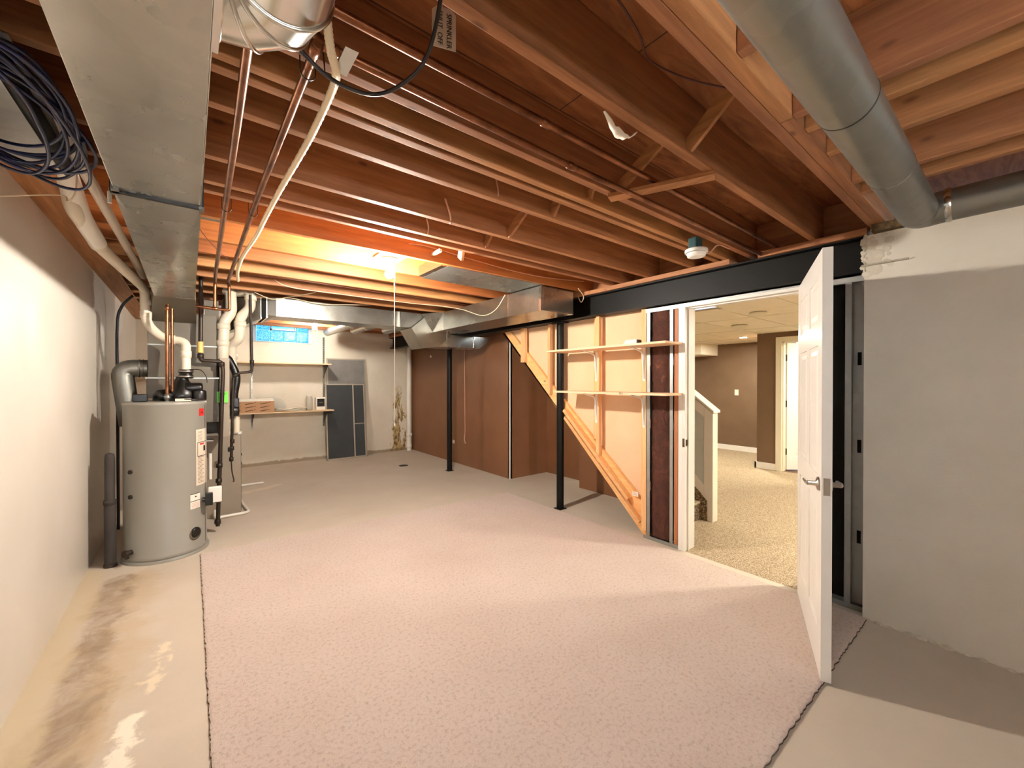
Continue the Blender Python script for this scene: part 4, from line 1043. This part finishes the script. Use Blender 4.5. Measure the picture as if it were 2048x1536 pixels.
# ================================================================== CABLES
cc = thing('cable_coil', (-.40, 1.9, 2.1), 'big coil of dark blue cable hanging overhead at the upper left', 'cable')
random.seed(11)
m = MB(); P = []
LP = [(random.uniform(.115, .175), random.uniform(.22, .42), -.435 + random.uniform(-.03, .03), 1.90 + random.uniform(-.08, .08), random.uniform(-.30, .30), random.uniform(2.15, 2.25), random.uniform(-.05, .05)) for _ in range(12)]
for k in range(11 * 40):
    a = 2 * math.pi * k / 40; i0 = k // 40; w_ = (k % 40) / 40
    rx, ry, cx_, cy_, ph, z_, tl = [LP[i0][q] * (1 - w_) + LP[i0 + 1][q] * w_ for q in range(7)]
    P.append((cx_ + rx * math.cos(a), cy_ + ry * math.sin(a + ph), z_ + tl * math.cos(a) - .03 * math.sin(a + ph)))
m.tube(P, .0055, 8)
m.build('coiled_cable', 'cable', cc)
MB().box(-.56, -.535, 2.12, 2.30, 2.13, 2.20).build('tie_strap', 'cabblk', cc)
for i, (dx, dz) in enumerate(((0, 0), (.016, .008), (.006, .018))):
    tag(MB().tube(smooth([(-.235 + dx, .75, 2.285 - dz * .3), (-.225 + dx, 1.4, 2.27 - dz * .3), (-.235 + dx, 1.8, 2.245 + dz), (-.24 + dx * 2, 2.2, 2.24 + dz), (-.235 + dx, 3.2, 2.28 - dz * .3), (-.23, 4.0, 2.285 - dz * .3)]), .0055, 8).build('blue_cable', 'cable'),
        'dark blue cable running along the left edge of the wide duct, ' + ('touching it', 'farthest from it', 'between the other two')[(0, 2, 1)[i]], 'cable', 'blue cables beside the wide duct')
tag(MB().tube(smooth([(-.37, 2.50, 2.28), (-.375, 2.50, 2.20), (-.40, 2.52, 2.16), (-.43, 2.55, 2.19), (-.60, 2.45, 2.10)]), .003, 6).build('white_wire', 'romex'), 'thin white wire from the left wall to the bright pipe bend', 'wire')
tag(MB().tube([(-.245, 2.30, 2.24), (-.25, 2.30, 2.14)], .004, 6).tube([(-.25, 2.3, 2.165), (-.25, 2.3, 2.12)], .007, 8).build('cable_plug', 'pvcw'), 'small pale blue cable plug hanging under the coil', 'plug')
tag(MB().box(-.598, -.36, 1.62, 2.50, 2.284, 2.288).build('bay_pan', 'foil'), 'crumpled reflective sheet under the joists behind the cable coil', 'sheet metal')
tag(MB().tube(smooth([(.10, 1.06, 2.26), (.22, 1.105, 2.205), (.30, 1.10, 2.165), (.385, 1.06, 2.15), (.44, .985, 2.17), (.47, .93, 2.22), (.462, .85, 2.30), (.44, .80, 2.40)]), .0052, 8).build('black_cable_loop', 'cabblk'),
    'black cable hanging in a loop next to the handwritten tag', 'cable')
tg = thing('hanging_tag', (.60, 1.02, 2.36), 'white paper tag with handwriting hanging among the joists at the top', 'tag')
o = Vector((.572, 1.035, 2.405)); xd = Vector((.90, -.30, 0)).normalized()
TM = frame(o, Vector((0, 0, -1)), xd)
a_, b_ = .058, .034
m = MB(TM); m.prism([(-a_ + .012, -b_), (a_, -b_), (a_, b_), (-a_ + .012, b_), (-a_, b_ - .014), (-a_, -b_ + .014)], 'z', -.0005, .0005); m.build('tag_card', 'paper', tg)
text('tag_writing', 'SPRINKLER', .0205, 'ink', frame(o - fw * .0012, Vector((0, 0, -1)), xd) @ Matrix.Translation((.006, .014, 0)), tg, .0003)
text('tag_writing', 'SHUT  OFF', .0200, 'ink', frame(o - fw * .0012, Vector((0, 0, -1)), xd) @ Matrix.Translation((.002, -.012, 0)), tg, .0003)
MB().tube([(.570, 1.035, 2.458), (.562, 1.05, 2.50), (.567, 1.05, 2.53)], .0012, 6).build('tag_string', 'paper', tg)
tag(MB().tube(smooth([(.62, .70, 2.42), (.85, .68, 2.42), (1.05, .72, 2.43), (1.15, .75, 2.42), (1.30, .70, 2.40), (1.42, .60, 2.36)]), .0035, 6).build('brown_wire', 'wirebr'), 'thin brown wire strung through the bay beside the tall clear joist', 'wire')
m = MB(); random.seed(5)
vs = []; nn = 12
for i in range(nn + 1):
    t_ = i / nn
    for s_ in (-1, 1): vs.append((1.085 + .18 * t_, .878 + s_ * (.004 + .012 * math.sin(t_ * 3)), 2.296 - .045 * math.sin(t_ * 3.1) + random.uniform(-.006, .006)))
m.add(vs, [(2 * i, 2 * i + 1, 2 * i + 3, 2 * i + 2) for i in range(nn)], True)
po = m.build('paper_scrap', 'paper'); so = po.modifiers.new('thick', 'SOLIDIFY'); so.thickness = .0015
tag(po, 'torn white paper scrap stuck on the underside of the tall clear joist', 'paper scrap')
for (a, b_, r_, lab) in (((1.18, 1.62, 2.40), (1.205, 1.662, 2.30), .004, 'pinkish cable stub in the bay left of the smoke detector'),
                      ((1.10, 1.98, 2.40), (1.17, 2.042, 2.298), .005, 'pinkish cable stub hanging from the middle joist bay'),
                      ((1.10, 2.22, 2.40), (1.15, 2.29, 2.298), .004, 'pinkish cable stub just in front of the orange lit bays')):
    a, b_ = Vector(a), Vector(b_)
    tag(MB().tube(smooth([a, a.lerp(b_, .4) + Vector((.01, -.01, -.03)), b_]), r_, 8).build('cable_stub', 'romexp'), lab, 'cable', 'cable stubs in the joists')
def wire(pts, lab, r=.004, mat='romex', nm='house_cable'):
    tag(MB().tube(smooth([Vector(p) for p in pts]), r, 7).build(nm, mat), lab, 'cable', 'house cables')
wire([(1.24, 2.765, 2.39), (1.38, 2.762, 2.40), (1.70, 2.762, 2.38), (2.2, 2.762, 2.355), (2.60, 2.762, 2.36), (3.1, 2.762, 2.40)], 'cream cable stapled along the orange lit joist', .004, 'romexp')
tag(MB().box(1.42, 1.44, 2.64, 2.765, 2.34, 2.36).build('white_clip', 'paper'), 'small white strip stuck on the orange lit joist near the bulb', 'clip')
wire([(.60, 4.38, 2.37), (.75, 4.36, 2.30), (1.2, 4.36, 2.292), (2.0, 4.36, 2.292), (2.35, 4.3, 2.29), (2.50, 4.1, 2.24), (2.545, 3.75, 2.13), (2.545, 3.5, 2.16), (2.56, 3.35, 2.296)], 'white cable running along a far joist then sagging in front of the trunk duct')
wire([(.52, 4.85, 2.30), (.68, 4.9, 2.26), (.86, 4.95, 2.302), (1.15, 4.94, 2.27), (1.45, 4.93, 2.295), (1.9, 4.9, 2.34)], 'white cable sagging along the top of the long rectangular duct')
wire([(.80, 4.96, 2.30), (.90, 4.72, 2.296), (1.0, 4.45, 2.296)], 'white cable crossing under the last joists near the long duct')
wire([(2.95, 2.70, 2.30), (3.05, 2.72, 2.24), (3.10, 2.80, 2.20), (3.11, 2.86, 2.30)], 'short white cable dropping over the beam edge near the trunk duct')
wire([(.02, 2.9, 2.296), (.12, 3.3, 2.292), (.22, 3.62, 2.292)], 'dark thin wire crossing behind the copper pipes', .0025, 'wirebr')
wire([(.30, 4.2, 2.296), (.60, 4.0, 2.292), (1.6, 4.03, 2.292), (2.6, 4.06, 2.292)], 'thin brown wire stapled along the far lit joists', .0025, 'wirebr')
tag(MB().box(.055, .15, 2.83, 2.97, 2.34, 2.40).box(.0, .15, 2.83, 2.97, 2.38, 2.41).build('electrical_box', 'furnd'), 'grey electrical box among the joists beside the wide duct', 'electrical box')
tag(MB().box(3.10, 3.125, .41, .61, 2.075, 2.083).build('beam_rod', 'alu'), 'thin rusty rod sticking out of the plaster at the beam end', 'rod')

# ================================================================== SHELVES ON THE STUD WALL
def bracket(par, y, ztop, drop, xw=3.199, reach=.22, mat='white'):
    m = MB()
    m.box(xw - .004, xw, y - .014, y + .014, ztop - drop, ztop).box(xw - reach, xw, y - .014, y + .014, ztop - .004, ztop)
    br_ = m.build('bracket', mat, par, bevel=.002)
    P = [(xw - .004, ztop - drop + .02), (xw - .018, ztop - drop * .5), (xw - .03, ztop - .06), (xw - .07, ztop - .03), (xw - reach + .03, ztop - .006)]
    MB().tube(smooth([(p[0], y, p[1]) for p in P], 5), .007, 8).build('brace', mat, br_)
def stud_shelf(y0, y1, z, x0, lab, yb):
    s_ = thing('stud_wall_shelf', (3.07, (y0 + y1) / 2, z), lab, 'shelf', 'shelves on the stud wall')
    MB().box(x0, 3.199, y0, y1, z - .018, z).build('shelf_board', 'cuty', s_, bevel=.001)
    for y in yb: bracket(s_, y, z - .018, .30)
    return s_
s1 = stud_shelf(1.765, 3.13, 1.722, 2.935, 'upper pale wooden shelf on white brackets on the stud wall', (2.135, 2.68))
s2 = stud_shelf(1.765, 3.02, 1.304, 2.935, 'lower pale wooden shelf on white brackets, with dark marks on its edge', (2.135, 2.68))
bd = s2.children[0]
text('edge_marking', 'FJU', .028, 'ink', frame((2.9342, 2.19, 1.296), (0, -1, 0), (0, 0, 1)), bd, .0003)
sb = MB().hexa([(3.00, 2.08, 1.7225), (3.10, 2.08, 1.7225), (3.10, 2.22, 1.7225), (3.00, 2.22, 1.7225)], [(3.02, 2.09, 1.765), (3.08, 2.09, 1.765), (3.08, 2.20, 1.765), (3.02, 2.20, 1.765)]).build('sanding_block', 'paper', bevel=.003)
tag(sb, 'small white and brown block lying on the upper stud wall shelf', 'block')
MB().box(3.02, 3.08, 2.082, 2.088, 1.726, 1.758).build('block_side', 'rugback', sb)
oc = MB().box(3.212, 3.224, 2.205, 2.265, .345, .385).build('paper_tag', 'paper'); tag(oc, 'small white printed tag stapled to the stair stringer near the floor', 'tag')
for k in range(3): MB().box(3.2112, 3.212, 2.215, 2.255, .355 + k * .009, .357 + k * .009).build('tag_print', 'tape', oc)

# ================================================================== FAR WALL: WINDOW, SHELVES, SCREENS
wd = thing('window_1', (1.25, 7.93, 2.06), None, None, kind='structure')
k = 0
for r_ in range(2):
    for c_ in range(4):
        x0 = .865 + c_ * .195; z0 = 2.075 + r_ * .187
        if r_ == 1 and c_ in (1, 2): continue
        MB().box(x0 + .003, x0 + .192, 7.86, 7.97, z0 + .003, z0 + .184).build('glass_block', 'gblock', wd, bevel=.012)
MB().box(1.068, 1.44, 7.85, 7.97, 2.266, 2.285).box(1.068, 1.44, 7.85, 7.97, 2.43, 2.447).box(1.068, 1.085, 7.85, 7.97, 2.266, 2.447).box(1.43, 1.447, 7.85, 7.97, 2.266, 2.447).build('vent_frame', 'bluegrey', wd)
MB().box(1.085, 1.43, 7.89, 7.90, 2.285, 2.43).build('vent_pane', 'vent', wd)
MB().box(.80, .862, 7.88, 8.0, 2.06, 2.47).box(1.648, 1.70, 7.88, 8.0, 2.06, 2.47).box(.862, 1.648, 7.88, 8.0, 2.06, 2.073).box(.862, 1.648, 7.88, 8.0, 2.45, 2.47).build('mortar_frame', 'bluegrey', wd)
for x in (.80, 1.90):
    s_ = thing('slotted_standard', (x, 7.89, .5), 'slotted metal shelf standard on the far wall, ' + ('left one' if x < 1 else 'right one beside the screens'), 'shelf rail', 'shelf rails')
    m = MB(); m.box(x - .013, x - .009, 7.878, 7.899, .60, 2.2).box(x + .009, x + .013, 7.878, 7.899, .60, 2.2)
    for q in range(40): m.box(x - .009, x + .009, 7.878, 7.881, .60 + q * .04, .63 + q * .04)
    m.build('rail', 'galv', s_)
def far_shelf(z, lab, x1):
    s_ = thing('far_wall_shelf', (.9, 7.7, z), lab, 'shelf', 'shelves on the far wall')
    MB().box(-.3, x1, 7.55, 7.875, z - .020, z).build('shelf_board', 'cutx', s_, bevel=.001)
    for x in (.80, 1.90):
        MB().prism([(7.877, z - .25), (7.877, z - .021), (7.60, z - .021), (7.60, z - .035), (7.85, z - .20)], 'x', x - .004, x + .004).build('bracket', 'iron', s_)
far_shelf(1.71, 'upper wooden shelf on dark brackets on the far wall below the glass block window', 1.95)
far_shelf(.905, 'lower wooden shelf on the far wall holding a cardboard box and papers', 1.99)
cb = MB().box(.20, 1.075, 7.56, 7.80, .906, 1.085).build('cardboard_box', 'card', bevel=.003)
tag(cb, 'long low cardboard box with dark slanted printing on the lower far shelf', 'box')
MB().box(.20, 1.073, 7.562, 7.80, 1.085, 1.12).build('box_flap', 'paper', cb)
for r_ in range(3):
    for c_ in range(5):
        x = .28 + c_ * .20; z = .93 + r_ * .055
        if x < 1.0:
            a = Vector((x, 7.5585, z)); q_ = MB()
            q_.bar(a, a + Vector((.075, 0, .014)), .0015, .012).bar(a + Vector((.078, 0, .022)), a + Vector((.10, 0, .012)), .0015, .010).bar(a + Vector((.105, 0, .018)), a + Vector((.14, 0, .026)), .0015, .006)
            q_.build('box_print', 'inkbr', cb)
m = MB(); P = [(x, 1.0 + .0) for x in ()]
pl_ = []
for i in range(9):
    a = math.pi * i / 16; pl_.append((1.12 + .16 * math.sin(a), .96 + .17 * math.cos(a)))
m = MB(); m.prism([(.85, 1.13)] + pl_ + [(1.27, .94), (.85, .94)], 'y', 7.80, 7.855)
tag(m.build('plastic_cover', 'clear', bevel=.01), 'clear curved plastic cover standing behind the cardboard box', 'plastic cover')
for k in range(4):
    m = MB(); random.seed(30 + k); vs = []; nn = 8
    for i in range(nn + 1):
        for j in (0, 1): vs.append((1.10 + .055 * i + .01 * k, 7.57 + j * .20 + .006 * k, .909 + k * .012 + .013 * math.sin(i * .8 + k) * (1 if i > 1 else .2) + .010))
    m.add(vs, [(2 * i, 2 * i + 2, 2 * i + 3, 2 * i + 1) for i in range(nn)], True)
    o_ = m.build('paper_sheet', 'paper'); q_ = o_.modifiers.new('t', 'SOLIDIFY'); q_.thickness = .003
    tag(o_, ('lowest', 'second', 'third', 'topmost')[k] + ' of the curled white papers piled right of the cardboard box', 'paper', 'papers on the far shelf')
dv = MB().box(1.715, 1.865, 7.62, 7.70, .906, 1.125).build('white_device', 'paper', bevel=.004); tag(dv, 'small white box with a square black face on the lower far shelf', 'box')
MB().box(1.73, 1.85, 7.6185, 7.62, .965, 1.10).build('black_face', 'ink', dv); MB().box(1.765, 1.82, 7.6175, 7.6185, 1.025, 1.04).build('face_print', 'furnd', dv)
jr = MB().lathe((1.62, 7.69, .906), [(.04, 0), (.055, .004), (.055, .20), (.045, .22), (.045, .235)], 'z', 18).build('plastic_jar', 'clear'); tag(jr, 'pale plastic jar standing left of the small white box', 'jar')
MB().cyl((1.62, 7.69, 1.141), .05, .02, n=18).build('jar_lid', 'paper', jr)
def screen(x0, x1, z1, y0, y1, mesh, lab, mid=None):
    """framed insect screen leaning with its top at y1"""
    s_ = thing('window_screen', ((x0 + x1) / 2, y0, 0), lab, 'window screen', 'window screens leaning on the far wall')
    d_ = Vector((0, y1 - y0, z1)); L = d_.length; d_.normalize(); F_ = frame((x0, y0, .002), (1, 0, 0), d_)
    w_ = x1 - x0; f_ = .022
    m = MB(F_); m.box(0, w_, 0, f_, -.006, .006).box(0, w_, L - f_, L, -.006, .006).box(0, f_, 0, L, -.006, .006).box(w_ - f_, w_, 0, L, -.006, .006)
    if mid: m.box(0, w_, L * mid, L * mid + .015, -.005, .005)
    m.build('screen_frame', 'alu', s_)
    MB(F_).box(f_, w_ - f_, f_, L - f_, -.001, .001).build('screen_mesh', mesh, s_)
screen(1.945, 2.64, 1.82, 7.76, 7.88, 'screen2', 'largest leaning window screen with wavy grey mesh')
screen(1.90, 2.395, 1.355, 7.66, 7.80, 'screen', 'dark front window screen leaning at the left')
screen(2.37, 2.60, 1.35, 7.68, 7.82, 'screen', 'narrow dark window screen beside the large front one', .45)
# stack pipe and drain
pp = thing('white_stack_pipe', (3.50, 7.80, 0), 'white plastic pipe standing in the corner beside the brown boarding', 'pipe')
MB().cyl((3.50, 7.80, 0), .045, 2.28).build('pipe_run', 'pvcw', pp)
MB().lathe((3.50, 7.80, .28), [(.046, 0), (.058, .004), (.058, .07), (.046, .075)], 'z', 22).cyl((3.50, 7.73, .33), .03, .05, 'y').build('cleanout', 'pvcw', pp)
MB().lathe((3.50, 7.80, .05), [(.046, 0), (.055, .003), (.055, .08), (.046, .085)], 'z', 22).build('pipe_collar', 'pvcw', pp)
dn = MB().lathe((2.79, 6.44, .0), [(.075, .0), (.075, .003), (.06, .004), (.02, .004)], 'z', 24).build('floor_drain', 'iron'); tag(dn, 'small round floor drain in the concrete near the far wall', 'drain')

# brown boarding details
tag(MB().cyl((3.585, 7.03, 1.874), .022, .014, 'x', 18).build('wall_knob', 'pvcw'), 'small round cream cap high on the brown boarding', 'cap')
tag(MB().box(3.592, 3.60, 6.15, 6.215, .325, .385).build('outlet_cover', 'pvcw', bevel=.003), 'small white outlet plate low on the brown boarding', 'outlet')
ck = thing('hanging_cable', (3.585, 5.81, .36), 'pinkish cord hanging down the brown boarding with a plug at its end', 'cord')
MB().tube(smooth([(3.59, 5.81, 2.04), (3.585, 5.80, 1.6), (3.588, 5.80, 1.1), (3.585, 5.79, .62), (3.585, 5.80, .52)]), .006, 8).build('cable_run', 'romexp', ck)
MB().tube(smooth([(3.585, 5.80, .52), (3.58, 5.80, .44), (3.575, 5.77, .38), (3.575, 5.75, .39)]), .010, 8).build('cable_plug', 'romexp', ck)
# left wall things: seam of the panel, black cable at the far end, papers
tag(MB().tube(smooth([(-.42, 5.3, 2.22), (-.50, 5.3, 2.10), (-.53, 5.3, 1.9), (-.53, 5.3, 1.2), (-.53, 5.3, 0.01)]), .012, 8).build('black_riser_cable', 'cabblk'), 'black cable curving down the corner behind the vent pipe', 'cable')
struct('trim_10', MB().box(-.62, -.45, YB, 7.9, 2.292, ZJ - .001).box(-.75, -.63, YB, 7.9, 2.291, ZS - .002), 'jy')
